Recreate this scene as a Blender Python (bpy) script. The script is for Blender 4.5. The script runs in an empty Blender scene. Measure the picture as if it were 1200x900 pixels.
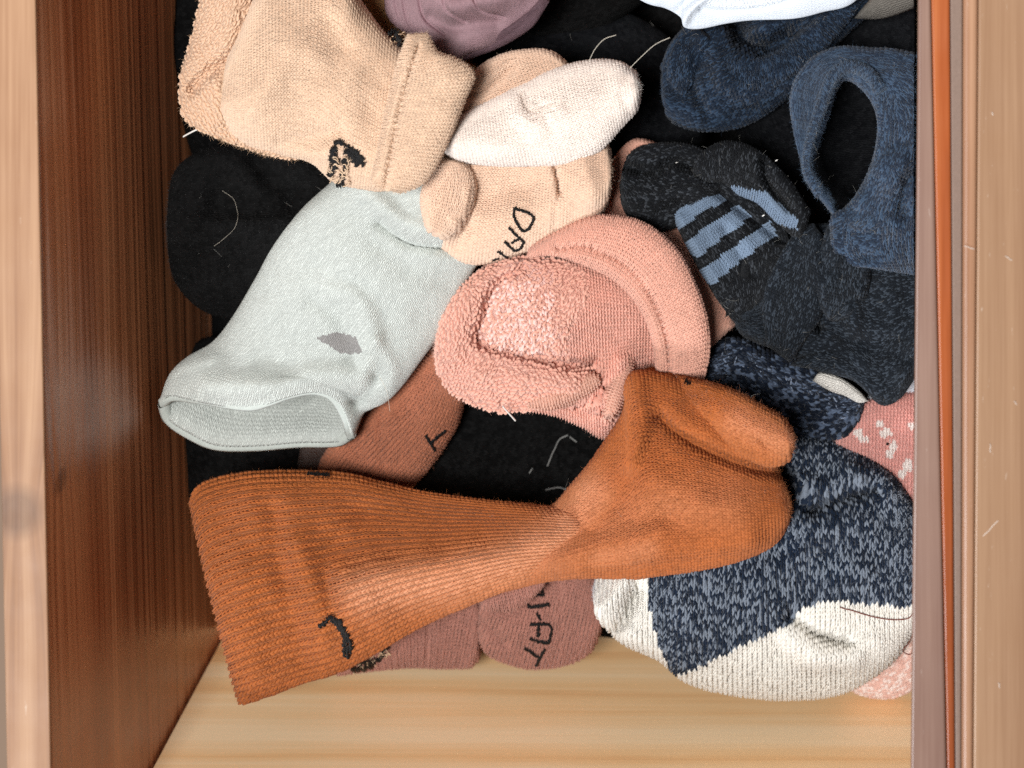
import bpy, math, random
import numpy as np
from mathutils import Vector

# ------------------------------------------------------------------ camera, light, exposure
SC = bpy.context.scene
COL = SC.collection
FPX, NX, NY = 1770.0, 1100.0, -818.0      # focal length and foot point of the camera axis, in 1200-wide pixels
RIM, HC = 0.150, 0.790                    # drawer rim height, camera height (m)
cam_d = bpy.data.cameras.new('camera'); cam = bpy.data.objects.new('camera', cam_d); COL.objects.link(cam)
cam_d.sensor_width = 36.0; cam_d.lens = 36.0 * FPX / 1200.0
cam_d.shift_x = (600 - NX) / 1200.0; cam_d.shift_y = (NY - 450) / 1200.0
cam.location = (0, 0, HC); cam_d.clip_start = 0.02; cam_d.clip_end = 50
cam_d.dof.use_dof = True; cam_d.dof.focus_distance = HC - 0.094; cam_d.dof.aperture_fstop = 4.5
SC.camera = cam
SC.cycles.use_denoising = False
SC.view_settings.view_transform = 'Standard'; SC.view_settings.look = 'None'
SC.view_settings.exposure = 0.0; SC.view_settings.gamma = 1.0
w = bpy.data.worlds.new('World'); SC.world = w; w.use_nodes = True
w.node_tree.nodes['Background'].inputs[0].default_value = (0.93, 0.95, 1.0, 1)
w.node_tree.nodes['Background'].inputs[1].default_value = 0.08
def area(name, loc, target, size, power, col):
    d = bpy.data.lights.new(name, 'AREA'); d.shape = 'RECTANGLE'; d.size, d.size_y = size; d.energy = power; d.color = col
    o = bpy.data.objects.new(name, d); o.location = loc
    o.rotation_euler = (Vector(target) - Vector(loc)).to_track_quat('-Z', 'Y').to_euler(); COL.objects.link(o); return o
area('overhead_light', (-0.32, 0.40, 1.75), (-0.2, -0.55, 0.05), (0.6, 0.5), 42, (1.0, 0.985, 0.96))
area('window_light', (-1.15, -1.95, 1.45), (-0.2, -0.5, 0.05), (0.8, 0.7), 36, (0.95, 0.97, 1.0))

RNG = np.random.default_rng(7); random.seed(7)
def lin(c):
    c = np.array(c, float) / 255.0
    return tuple(np.where(c <= 0.04045, c / 12.92, ((c + 0.055) / 1.055) ** 2.4)) + (1.0,)
def unproj(X, Y, z):
    X = np.asarray(X, float); Y = np.asarray(Y, float); k = (HC - z) / FPX
    return np.stack([(X - NX) * k, -(Y - NY) * k, z + 0 * X * k], -1)
def proj(P):
    k = FPX / (HC - P[..., 2]); return np.stack([NX + P[..., 0] * k, NY - P[..., 1] * k], -1)
PX = (HC - 0.08) / FPX                    # metres per pixel at the heap

# ------------------------------------------------------------------ numpy helpers
def _hash(i, j, seed):
    h = (i.astype(np.int64) * 374761393 + j.astype(np.int64) * 668265263 + seed * 974634777) & 0xffffffff
    h = ((h ^ (h >> 13)) * 1274126177) & 0xffffffff
    return ((h ^ (h >> 16)) & 0xffffff) / float(0xffffff)
def vnoise(x, y, seed=0):
    i = np.floor(x); j = np.floor(y); fx = x - i; fy = y - j
    fx = fx * fx * fx * (fx * (fx * 6 - 15) + 10); fy = fy * fy * fy * (fy * (fy * 6 - 15) + 10)
    a = _hash(i, j, seed); b = _hash(i + 1, j, seed); c = _hash(i, j + 1, seed); d = _hash(i + 1, j + 1, seed)
    return (a * (1 - fx) + b * fx) * (1 - fy) + (c * (1 - fx) + d * fx) * fy - 0.5
def cr(pts, n):
    """Catmull-Rom through pts, n samples by arc length"""
    P = np.array(pts, float)
    if len(P) == 2: return P[0] + (P[1] - P[0]) * np.linspace(0, 1, n)[:, None]
    Q = np.vstack([2 * P[0] - P[1], P, 2 * P[-1] - P[-2]]); out = []
    t = np.linspace(0, 1, 24, endpoint=False)[:, None]
    for k in range(1, len(Q) - 2):
        p0, p1, p2, p3 = Q[k - 1], Q[k], Q[k + 1], Q[k + 2]
        out.append(0.5 * (2 * p1 + (p2 - p0) * t + (2 * p0 - 5 * p1 + 4 * p2 - p3) * t ** 2 + (3 * p1 - p0 - 3 * p2 + p3) * t ** 3))
    out.append(P[-1:]); D = np.vstack(out)
    s = np.r_[0, np.cumsum(np.hypot(*np.diff(D[:, :2], axis=0).T))]; s /= s[-1]
    u = np.linspace(0, 1, n)
    return np.stack([np.interp(u, s, D[:, k]) for k in range(D.shape[1])], -1)
def pdist(X, Y, pts):
    """distance, signed side and fraction along a polyline, for every point"""
    P = np.array(pts, float); best = np.full(X.shape, 1e9); sgn = np.zeros(X.shape); al = np.zeros(X.shape)
    L = np.r_[0, np.cumsum(np.hypot(*np.diff(P, axis=0).T))]
    for k in range(len(P) - 1):
        a, b = P[k], P[k + 1]; d = b - a; l2 = max(d @ d, 1e-9)
        t = np.clip(((X - a[0]) * d[0] + (Y - a[1]) * d[1]) / l2, 0, 1)
        ex = X - a[0] - t * d[0]; ey = Y - a[1] - t * d[1]; r = np.hypot(ex, ey); m = r < best
        best = np.where(m, r, best); sgn = np.where(m, np.sign(d[0] * ey - d[1] * ex), sgn)
        al = np.where(m, L[k] + t * math.sqrt(l2), al)
    return best, sgn, al
def inpoly(X, Y, poly):
    r = np.zeros(X.shape, bool); n = len(poly)
    for k in range(n):
        x0, y0 = poly[k]; x1, y1 = poly[(k + 1) % n]
        if y0 == y1: continue
        c = ((y0 > Y) != (y1 > Y)) & (X < (x1 - x0) * (Y - y0) / (y1 - y0) + x0); r ^= c
    return r

# drawer walls in world space
def rim_x(Y, top=True): return 40 + 0.02 * Y
LT0 = unproj(rim_x(-400), -400, RIM); LT1 = unproj(62, 1110, RIM)
PANEL_Y = float(LT1[1])
def wall_left_x(y):
    t = (y - LT0[1]) / (LT1[1] - LT0[1]); return LT0[0] + t * (LT1[0] - LT0[0])
WALL_RX = float(unproj(1070, 450, RIM)[0])

def wloc(o):
    p = np.zeros(3)
    while o is not None: p = p + np.array(o.location); o = o.parent
    return p
def mesh_obj(name, V, F, mats, parent=None, uv=None, attrs=None, smooth=True):
    me = bpy.data.meshes.new(name); V = np.asarray(V, np.float32)
    o = bpy.data.objects.new(name, me); COL.objects.link(o)
    if parent is not None: o.parent = parent; V = V - wloc(parent).astype(np.float32)
    F = np.asarray(F, np.int32); nf, nl = F.shape
    me.vertices.add(len(V)); me.vertices.foreach_set('co', V.ravel())
    me.loops.add(nf * nl); me.loops.foreach_set('vertex_index', F.ravel())
    me.polygons.add(nf); me.polygons.foreach_set('loop_start', np.arange(0, nf * nl, nl, dtype=np.int32))
    me.polygons.foreach_set('use_smooth', np.full(nf, smooth))
    me.update(calc_edges=True)
    for m in (mats if isinstance(mats, (list, tuple)) else [mats]): me.materials.append(m)
    if uv is not None:
        l = me.uv_layers.new(name='UVMap'); l.data.foreach_set('uv', np.asarray(uv, np.float32)[F.ravel()].ravel())
    for k, a in (attrs or {}).items():
        at = me.attributes.new(k, 'FLOAT', 'POINT'); at.data.foreach_set('value', np.asarray(a, np.float32))
    return o

# ------------------------------------------------------------------ materials
class NT:
    def __init__(s, name):
        s.m = bpy.data.materials.new(name); s.m.use_nodes = True; s.t = s.m.node_tree; s.t.nodes.clear()
        s.out = s.t.nodes.new('ShaderNodeOutputMaterial'); s.b = s.t.nodes.new('ShaderNodeBsdfPrincipled')
        s.t.links.new(s.b.outputs[0], s.out.inputs[0])
    def n(s, typ, **kw):
        d = s.t.nodes.new(typ)
        for k, v in kw.items(): setattr(d, k, v)
        return d
    def put(s, sock, v):
        if isinstance(v, bpy.types.NodeSocket): s.t.links.new(v, sock)
        elif v is not None: sock.default_value = v
    def math(s, op, a, b=None, c=None):
        d = s.n('ShaderNodeMath', operation=op); s.put(d.inputs[0], a)
        if b is not None: s.put(d.inputs[1], b)
        if c is not None: s.put(d.inputs[2], c)
        return d.outputs[0]
    def mix(s, f, a, b):
        d = s.n('ShaderNodeMix', data_type='RGBA'); s.put(d.inputs[0], f); s.put(d.inputs[6], a); s.put(d.inputs[7], b); return d.outputs[2]
    def noise(s, vec, scale, detail=2, rough=.5, dist=0):
        d = s.n('ShaderNodeTexNoise'); s.put(d.inputs['Vector'], vec); d.inputs['Scale'].default_value = scale
        d.inputs['Detail'].default_value = detail; d.inputs['Roughness'].default_value = rough; d.inputs['Distortion'].default_value = dist; return d.outputs[0]
    def bump(s, h, strength, dist, nrm=None):
        d = s.n('ShaderNodeBump'); d.inputs['Strength'].default_value = strength; d.inputs['Distance'].default_value = dist
        s.put(d.inputs['Height'], h)
        if nrm is not None: s.put(d.inputs['Normal'], nrm)
        return d.outputs[0]
    def ramp(s, f, stops):
        d = s.n('ShaderNodeValToRGB'); s.put(d.inputs[0], f); e = d.color_ramp.elements
        while len(e) < len(stops): e.new(.5)
        for k, (p, c) in enumerate(stops): e[k].position = p; e[k].color = c
        return d.outputs[0]
    def comb(s, x, y, z=0.0):
        d = s.n('ShaderNodeCombineXYZ'); s.put(d.inputs[0], x); s.put(d.inputs[1], y); s.put(d.inputs[2], z); return d.outputs[0]

def knit(name, col, col2=None, heather=0.0, kind='jersey', depth=0.0006, sheen=.3, zones=None, worn=None, var=.10, rough=.9, grain=.25, scale=1.0, leg2=False):  # worn: paler tint, painted highlight on the rust sock, own tone on coral terry
    """Yarn cloth. UV is counted in stitches: u wales, v courses."""
    YP[name] = dict(col=col, col2=col2, heather=heather, sheen=sheen, zones=zones, worn=worn, var=var)
    T = NT(name); t = T.t
    tc = T.n('ShaderNodeTexCoord'); sep = T.n('ShaderNodeSeparateXYZ'); t.links.new(tc.outputs['UV'], sep.inputs[0])
    wob = T.noise(tc.outputs['UV'], 0.35, 2); wob2 = T.noise(tc.outputs['UV'], 1.1, 1)
    u = T.math('ADD', T.math('MULTIPLY', sep.outputs[0], scale), T.math('MULTIPLY_ADD', wob, 1.0, T.math('MULTIPLY', wob2, .35)))
    v = T.math('ADD', T.math('MULTIPLY', sep.outputs[1], scale), T.math('MULTIPLY_ADD', wob, -1.0, T.math('MULTIPLY', wob2, .45)))
    fu = T.math('FRACT', u)
    a = T.math('MULTIPLY', T.math('ABSOLUTE', T.math('SUBTRACT', fu, .5)), 2)         # 0 centre of wale, 1 edge
    PI_ = math.pi
    if kind == 'purl':
        lv = T.math('ADD', v, T.math('MULTIPLY', T.math('SINE', T.math('MULTIPLY', u, 2 * PI_)), .22)); fv = T.math('FRACT', lv)
        h = T.math('MULTIPLY_ADD', T.math('SINE', T.math('MULTIPLY', fv, PI_)), .8, T.math('MULTIPLY', T.math('COSINE', T.math('MULTIPLY', u, 4 * PI_)), .12))
    else:
        lv = T.math('ADD', v, T.math('MULTIPLY', a, .75)); fv = T.math('FRACT', lv)
        legp = T.math('POWER', T.math('ABSOLUTE', T.math('SINE', T.math('MULTIPLY', a, PI_))), .6)
        rowp = T.math('POWER', T.math('SINE', T.math('MULTIPLY', fv, PI_)), .5)
        h = T.math('MULTIPLY', legp, rowp)
    side = T.math('GREATER_THAN', fu, .5)
    cell = T.comb(T.math('FLOOR', T.math('MULTIPLY_ADD', side, .5, T.math('MULTIPLY', T.math('FLOOR', u), 1.0)) if not leg2 else T.math('FLOOR', T.math('MULTIPLY', u, 2))), T.math('FLOOR', lv))
    wn = T.n('ShaderNodeTexWhiteNoise', noise_dimensions='2D'); t.links.new(cell, wn.inputs[0]); rnd = wn.outputs[0]
    fib = T.noise(tc.outputs['Object'], 1800, 3, .65)
    big = T.noise(tc.outputs['Object'], 22, 3, .6)
    base = lin(col); c = base
    dark = tuple(x * (1 - var * 1.6) for x in base[:3]) + (1,); lite = tuple(min(1, x * (1 + var) + .01) for x in base[:3]) + (1,)
    cval = T.math('ADD', T.math('MULTIPLY', rnd, .35), T.math('ADD', T.math('MULTIPLY', fib, .6), T.math('MULTIPLY', big, .5)))
    cval = T.math('MULTIPLY_ADD', T.math('SUBTRACT', cval, .72), 1.6, .5)
    c = T.mix(cval, dark, lite)
    if col2 is not None:
        hs = T.noise(T.comb(T.math('MULTIPLY', T.math('FLOOR', T.math('MULTIPLY', u, 2)), 7.3), T.math('MULTIPLY', lv, 0.9)), 1.0, 1)
        hv = T.math('ADD', T.math('MULTIPLY', rnd, .55), T.math('MULTIPLY', hs, .6))
        hf = T.n('ShaderNodeMapRange'); T.put(hf.inputs[0], hv); hf.inputs[1].default_value = .95 - heather * .75; hf.inputs[2].default_value = 1.1 - heather * .75
        c = T.mix(hf.outputs[0], c, lin(col2))
    if zones:
        for k, (zc, zv) in enumerate(zones):
            at = T.n('ShaderNodeAttribute', attribute_name='zone%d' % (k + 1))
            zf = T.n('ShaderNodeMapRange'); T.put(zf.inputs[0], T.math('ADD', at.outputs['Fac'], T.math('MULTIPLY', T.math('SUBTRACT', rnd, .5), zv)))
            zf.inputs[1].default_value = .42; zf.inputs[2].default_value = .58
            zl = lin(zc); zz = T.mix(cval, tuple(x * (1 - var * 1.2) for x in zl[:3]) + (1,), tuple(min(1, x * (1 + var)) for x in zl[:3]) + (1,))
            c = T.mix(zf.outputs[0], c, zz)
    if worn is not None:  # paler tint: painted highlight on the rust sock, own tone on coral terry
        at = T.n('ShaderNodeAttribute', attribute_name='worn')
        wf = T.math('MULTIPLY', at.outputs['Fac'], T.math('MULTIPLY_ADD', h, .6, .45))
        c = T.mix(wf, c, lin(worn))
    T.put(T.b.inputs['Base Color'], c); T.b.inputs['Roughness'].default_value = rough
    T.b.inputs['Specular IOR Level'].default_value = .06 if max(col) < 60 else .2
    T.b.inputs['Sheen Weight'].default_value = sheen; T.b.inputs['Sheen Roughness'].default_value = .5
    T.put(T.b.inputs['Sheen Tint'], tuple(min(1, .35 + .75 * x) for x in base[:3]) + (1,))
    nb = T.bump(fib, grain, .0006)
    hh = T.math('ADD', h, T.math('MULTIPLY', rnd, .25))
    T.put(T.b.inputs['Normal'], T.bump(hh, .95, depth, nb))
    return T.m
def yarn(base):
    """the yarn of the modelled stitches: the colours of the cloth, chosen stitch by stitch"""
    nm = base.name + ' stitches'
    if nm in bpy.data.materials: return bpy.data.materials[nm]
    q = YP[base.name]; T = NT(nm); tc = T.n('ShaderNodeTexCoord'); fib = T.noise(tc.outputs['Object'], 2600, 2, .6); big = T.noise(tc.outputs['Object'], 30, 3, .6)
    at = T.n('ShaderNodeAttribute', attribute_name='rnd'); rnd = at.outputs['Fac']; at2 = T.n('ShaderNodeAttribute', attribute_name='rnb'); rnb = at2.outputs['Fac']
    var = q['var'] * 1.5; b = lin(q['col'])
    cv = T.math('ADD', T.math('MULTIPLY', rnd, .5), T.math('ADD', T.math('MULTIPLY', fib, .4), T.math('MULTIPLY', big, .6))); cv = T.math('MULTIPLY_ADD', T.math('SUBTRACT', cv, .75), 1.5, .5)
    c = T.mix(cv, tuple(x * (1 - var) for x in b[:3]) + (1,), tuple(min(1, x * (1 + var)) for x in b[:3]) + (1,))
    if q['col2'] is not None:
        hv = T.math('ADD', T.math('MULTIPLY', rnb, .85), T.math('MULTIPLY', fib, .3)); mr = T.n('ShaderNodeMapRange'); T.put(mr.inputs[0], hv)
        mr.inputs[1].default_value = .98 - q['heather'] * .85 - .05; mr.inputs[2].default_value = .98 - q['heather'] * .85 + .12
        c = T.mix(mr.outputs[0], c, lin(q['col2']))
    for k, (zc, zv) in enumerate(q['zones'] or ()):
        za = T.n('ShaderNodeAttribute', attribute_name='zone%d' % (k + 1)); c = T.mix(T.math('GREATER_THAN', za.outputs['Fac'], .5), c, T.mix(cv, tuple(x * .92 for x in lin(zc)[:3]) + (1,), tuple(min(1, x * 1.07) for x in lin(zc)[:3]) + (1,)))
    if q['worn'] is not None:  # paler tint: painted highlight on the rust sock, own tone on coral terry
        wa = T.n('ShaderNodeAttribute', attribute_name='worn'); c = T.mix(T.math('MULTIPLY', wa.outputs['Fac'], T.math('MULTIPLY_ADD', rnd, .5, .55)), c, lin(q['worn']))
    T.put(T.b.inputs['Base Color'], c); T.b.inputs['Roughness'].default_value = .85; T.b.inputs['Specular IOR Level'].default_value = .12 if max(q['col']) < 60 else .25
    T.b.inputs['Sheen Weight'].default_value = q['sheen']; T.put(T.b.inputs['Sheen Tint'], tuple(min(1, .35 + .75 * x) for x in b[:3]) + (1,))
    T.put(T.b.inputs['Normal'], T.bump(fib, .5, .0004)); return T.m
YP = {}
def plain(name, col, rough=.8, sheen=0.0, spec=.4):
    T = NT(name); tc = T.n('ShaderNodeTexCoord'); f = T.noise(tc.outputs['Object'], 900, 3, .6); b = lin(col)
    T.put(T.b.inputs['Base Color'], T.mix(f, tuple(x * .8 for x in b[:3]) + (1,), tuple(min(1, x * 1.15 + .002) for x in b[:3]) + (1,)))
    T.b.inputs['Roughness'].default_value = rough; T.b.inputs['Sheen Weight'].default_value = sheen; T.b.inputs['Specular IOR Level'].default_value = spec
    T.put(T.b.inputs['Normal'], T.bump(f, .4, .0004)); return T.m
def wood(name, dark, mid, lite, axis, rough=.35, ring=60, bump=.0004, knots=(), coat=0.0, fine=1.0, streak=.5, worn=None, contrast=1.9, ridge=0, finew=.28):
    """axis: world axis the grain runs along (0 x, 1 y)."""
    T = NT(name); g = T.n('ShaderNodeNewGeometry'); sp = T.n('ShaderNodeSeparateXYZ'); T.t.links.new(g.outputs['Position'], sp.inputs[0])
    al = sp.outputs[axis]; ac = sp.outputs[1 - axis]; z = sp.outputs[2]
    cross = T.math('ADD', z, T.math('MULTIPLY', ac, .8))
    for (ka, kz, kr, ks) in knots:                       # rings bow round a knot
        da = T.math('MULTIPLY', T.math('SUBTRACT', al, ka), .45); dz = T.math('SUBTRACT', cross, kz)
        r2 = T.math('ADD', T.math('MULTIPLY', da, da), T.math('MULTIPLY', dz, dz))
        f = T.math('DIVIDE', ks, T.math('ADD', T.math('DIVIDE', r2, kr * kr), 1.0))
        cross = T.math('MULTIPLY_ADD', T.math('MULTIPLY', dz, 1.0), f, cross)
    p = T.comb(T.math('MULTIPLY', al, 1.2), T.math('MULTIPLY', cross, 16)); bend = T.noise(p, 1.3, 2)
    cc = T.math('MULTIPLY_ADD', bend, .02, cross)
    ringn = T.noise(T.comb(T.math('MULTIPLY', al, .7), T.math('MULTIPLY', cc, ring)), 1.0, 3, .55)
    finen = T.noise(T.comb(T.math('MULTIPLY', al, 14), T.math('MULTIPLY', cross, 900 * fine)), 1.0, 3, .6)
    blot = T.noise(T.comb(T.math('MULTIPLY', al, 9), T.math('MULTIPLY', cross, 26)), 1.0, 3, .6)
    v = T.math('ADD', T.math('MULTIPLY', ringn, 1 - streak * .4), T.math('ADD', T.math('MULTIPLY', finen, finew), T.math('MULTIPLY', blot, streak * .55)))
    v = T.math('MULTIPLY_ADD', T.math('SUBTRACT', v, .48 + finew * .5), contrast, .5)
    c = T.ramp(v, [(.12, lin(dark)), (.5, lin(mid)), (.88, lin(lite))])
    for (ka, kz, kr, ks) in knots:
        d = T.n('ShaderNodeVectorMath', operation='LENGTH'); T.put(d.inputs[0], T.comb(T.math('MULTIPLY', T.math('SUBTRACT', al, ka), .8), T.math('SUBTRACT', T.math('ADD', z, T.math('MULTIPLY', ac, .8)), kz)))
        m = T.n('ShaderNodeMapRange'); T.put(m.inputs[0], d.outputs['Value']); m.inputs[1].default_value = kr * .9; m.inputs[2].default_value = kr * .45
        c = T.mix(T.math('MULTIPLY', T.math('MULTIPLY', m.outputs[0], T.math('MULTIPLY_ADD', finen, 1.2, .0)), .8), c, tuple(x * .35 for x in lin(dark)[:3]) + (1,))
    if worn:
        s1 = T.noise(T.comb(T.math('MULTIPLY', al, 60), T.math('MULTIPLY', cross, 400)), 1.0, 4, .7)
        mr = T.n('ShaderNodeMapRange'); T.put(mr.inputs[0], s1); mr.inputs[1].default_value = .66; mr.inputs[2].default_value = .74
        c = T.mix(T.math('MULTIPLY', mr.outputs[0], .6), c, lin(worn))
    T.put(T.b.inputs['Base Color'], c)
    sm = T.noise(g.outputs['Position'], 40, 3, .6)
    T.put(T.b.inputs['Roughness'], T.math('MULTIPLY_ADD', T.math('SUBTRACT', sm, .5), .25, T.math('MULTIPLY_ADD', finen, .12, rough - .06)))
    T.b.inputs['Coat Weight'].default_value = coat; T.b.inputs['Coat Roughness'].default_value = .3
    hgt = T.math('MULTIPLY_ADD', ringn, 1.0, T.math('MULTIPLY', finen, .25))
    if ridge: hgt = T.noise(T.comb(T.math('MULTIPLY', al, .8), T.math('MULTIPLY', cc, ridge)), 1.0, 1, .4)
    T.put(T.b.inputs['Normal'], T.bump(hgt, 1.0, bump)); return T.m

# ------------------------------------------------------------------ things and cloth surfaces
GROUP = 'socks and clothes heaped in the drawer'
def thing(name, label, cat, X, Y, z, group=GROUP):
    o = bpy.data.objects.new(name, None); COL.objects.link(o); o.location = tuple(unproj(X, Y, z)); o.empty_display_size = .02
    o['label'] = label; o['category'] = cat
    if group: o['group'] = group
    return o

def loft(name, parent, mat, A, B, z, h, hb=None, q=2.4, taper=(.12, .12), tilt=0.0, feats=(), res=1.35, wale=5.0, course=4.0, swap=False,
         rib=None, noise=(.0016, 60), zones=(), worn=None, lip=None, seed=0, p=.5, uoff=0.0, label=None, knitbump=None, mbt=8, stitch=None, fat=1.0, bare=None, invert=False):  # worn: streaks of paler tint, on the rust sock a painted highlight
    """A soft closed body between two edge lines A and B (photo pixels, brought to height z), swollen towards the viewer by h metres."""
    A = [tuple(a) for a in A]; B = [tuple(b) for b in B]
    if stitch: res = max(res, 2.6)
    dS, dC = (wale, course) if swap else (course, wale)
    feats = [(f[0], f[1], f[2], f[3] * FOLD) + tuple(f[4:]) for f in feats]; noise = (noise[0] * 1.25, noise[1])
    def plen(P): return float(np.hypot(*np.diff(np.array(P), axis=0).T).sum())
    L = max(plen(A), plen(B)); n = max(12, int(L / res))
    a = cr(A, n + 1); b = cr(B, n + 1); Wd = np.hypot(*(b - a).T); m = max(10, int(Wd.max() * 1.15 / res))
    s = np.linspace(0, 1, n + 1); tau = np.linspace(-1, 1, m + 1); c = .55 * np.sin(tau * math.pi / 2) + .45 * tau
    zs = cr([(k, v) for k, v in enumerate(z)], n + 1)[:, 1] if isinstance(z, (list, tuple)) else np.full(n + 1, float(z))
    hs = cr([(k, v) for k, v in enumerate(h)], n + 1)[:, 1] if isinstance(h, (list, tuple)) else np.full(n + 1, float(h))
    hb = hb if hb is not None else .45 * float(np.mean(hs))
    e = np.ones(n + 1)
    if taper[0] > 0: k = np.clip(s / taper[0], 0, 1); e *= np.sqrt(np.maximum(1 - (1 - k) ** 2, 0))
    if taper[1] > 0: k = np.clip((1 - s) / taper[1], 0, 1); e *= np.sqrt(np.maximum(1 - (1 - k) ** 2, 0))
    cx = (A[0][0] + B[len(B) // 2][0] + A[len(A) // 2][0] + B[-1][0]) / 4; cy = (A[0][1] + B[len(B) // 2][1] + A[len(A) // 2][1] + B[-1][1]) / 4
    Vd = np.array([0, 0, HC]) - unproj(cx, cy, float(zs.mean())); Vd /= np.linalg.norm(Vd)
    arc = np.r_[0, np.cumsum(np.hypot(*np.diff((a + b) / 2, axis=0).T))] / dS
    nw = np.percentile(Wd, 80) * 1.18 / dC
    def layer(c, up):
        S, Cc = np.meshgrid(s, c, indexing='ij'); mid = ((a + b) / 2)[:, None, :]; hf = ((b - a) / 2)[:, None, :]
        XY = mid + hf * Cc[..., None]
        H = hs[:, None] * e[:, None] * (np.maximum(1 - np.abs(Cc) ** q, 0) ** p) if up else -hb * e[:, None] * (np.maximum(1 - np.abs(Cc) ** q, 0) ** p)
        Z = zs[:, None] + tilt * Cc
        if lip:
            wgt = np.clip((S - (1 - lip['w'])) / lip['w'], 0, 1); wgt = wgt * wgt * (3 - 2 * wgt)
            pl = lip['top'] if up else lip['bot']; lc = cr(pl, 200); ll = np.stack([np.interp((c + 1) / 2, np.linspace(0, 1, 200), lc[:, k]) for k in (0, 1)], -1)
            XY = XY + wgt[..., None] * (ll[None] - XY[-1:, :, :])
            if not up: wgt = wgt ** 2.5
            H = H * (1 - wgt) + wgt * (lip['ht'] if up else lip['hb']) * np.maximum(1 - np.abs(Cc) ** 2.0, 0) ** .5
        X, Y = XY[..., 0], XY[..., 1]
        edge = np.clip(1 - np.abs(Cc) ** 10, 0, 1)
        if up:
            f = noise[0] * (vnoise(X / noise[1] + 9 * seed, Y / noise[1] + 3, seed) * 2 + vnoise(X / noise[1] * 2.3, Y / noise[1] * 2.3 + seed, seed + 5)) * edge * np.clip(e[:, None] * 1.5, 0, 1)
            for ft in feats:
                kind, pts, wd, dp = ft[:4]; d, sg, al = pdist(X, Y, cr(pts, max(6, len(pts) * 5)) if len(pts) > 2 else pts)
                al_ = al.max(); fade = np.clip(np.minimum(al, al_ - al) / 28, 0, 1); fade = fade * fade * (3 - 2 * fade)
                if kind == 'v': f += dp * np.exp(-(d / wd) ** 2) * edge
                elif kind == 's':
                    dec = ft[4] if len(ft) > 4 else wd * 5
                    f += dp * .5 * (1 + np.tanh(sg * d / wd)) * np.exp(-(d / dec) ** 2) * edge * fade
                elif kind == 'dots':
                    f += dp * np.exp(-(d / wd) ** 2) * (.5 + .5 * np.cos(al / ft[4] * 2 * math.pi)) * edge
                elif kind == 'blob':
                    f += dp * np.exp(-(((X - pts[0][0]) / wd) ** 2 + ((Y - pts[0][1]) / ft[4]) ** 2)) * edge
            H = H + f
        P = unproj(X, Y, Z) + Vd * H[..., None]
        if not swap and False: pass
        uu = nw * (.5 + .5 * (.5 * Cc + .5 * np.arcsin(np.clip(Cc, -1, 1)) * 2 / math.pi)) * (1 if up else -1) + (0 if up else 0)
        vv = np.broadcast_to(arc[:, None], uu.shape)
        # courses bow with the edge lengths
        UV = np.stack([vv, uu], -1) if swap else np.stack([uu, vv], -1)
        return P, UV + uoff, X, Y, edge * np.clip(e[:, None] * 2, 0, 1)
    P, UV, X, Y, edge = layer(c, True)
    du = np.gradient(P, axis=0); dv = np.gradient(P, axis=1); N = np.cross(dv, du); N /= np.maximum(np.linalg.norm(N, axis=-1, keepdims=True), 1e-12)
    N *= np.where((N @ Vd)[..., None] < 0, -1, 1)
    wgt = edge[..., None]
    if rib:
        per, amp, s0, s1 = rib; uu = UV[..., 0] - uoff
        env = np.clip((s - s0) / .06, 0, 1) * np.clip((s1 - s) / .10, 0, 1)
        ww = uu - .5
        P = P + N * (amp * (np.abs(np.cos(ww / per * math.pi)) ** .8 - .6) * env[:, None] * (.4 + .6 * edge))[..., None]
    if knitbump:
        uu = UV[..., 0]; vv = UV[..., 1]
        P = P + N * (knitbump * (vnoise(uu * 1.0, vv * 1.0, 11)) * 2 * (.3 + .7 * edge))[..., None]
    if stitch:
        fs = (lambda v: np.interp(v, arc, np.arange(n + 1.0))); gc = nw * (.5 + .5 * (.5 * c + .5 * np.arcsin(np.clip(c, -1, 1)) * 2 / math.pi)); fc = (lambda v: np.interp(v, gc, np.arange(m + 1.0)))
        nS, nC = int(arc[-1]), int(nw); rg = np.random.default_rng(seed + 100)
        iu, iv = (np.meshgrid(np.arange(nS), np.arange(nC), indexing='ij') if swap else np.meshgrid(np.arange(nC), np.arange(nS), indexing='ij')); iu = iu.ravel().astype(float); iv = iv.ravel().astype(float)
        def samp(G, u, v):
            a_, b_ = (fs(u), fc(v)) if swap else (fs(v), fc(u)); i = np.clip(a_.astype(int), 0, n - 1); j = np.clip(b_.astype(int), 0, m - 1); fa = (a_ - i)[..., None]; fb = (b_ - j)[..., None]
            return (G[i, j] * (1 - fa) + G[i + 1, j] * fa) * (1 - fb) + (G[i, j + 1] * (1 - fa) + G[i + 1, j + 1] * fa) * fb
        sets = []
        if stitch == 'purl': sets.append((iu[:, None] + np.array([-.05, .28, .72, 1.05]), iv[:, None] + np.array([.30, .66, .66, .30]) + (iu[:, None] % 2) * .12, np.array([-.5, .9, .9, -.5]), np.array([.8, 1, 1, .8]) * .32))
        else:
            for sd in (-1, 1): sets.append((iu[:, None] + .5 + sd * np.array([.06, .19, .31, .42]), iv[:, None] + np.array([-.10, .35, .80, 1.20]), np.array([-.4, .9, .8, -.6]), np.array([.85, 1.05, 1, .8]) * .25))
        Vs, Cr = [], []
        ones = np.stack([X, Y], -1)
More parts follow.
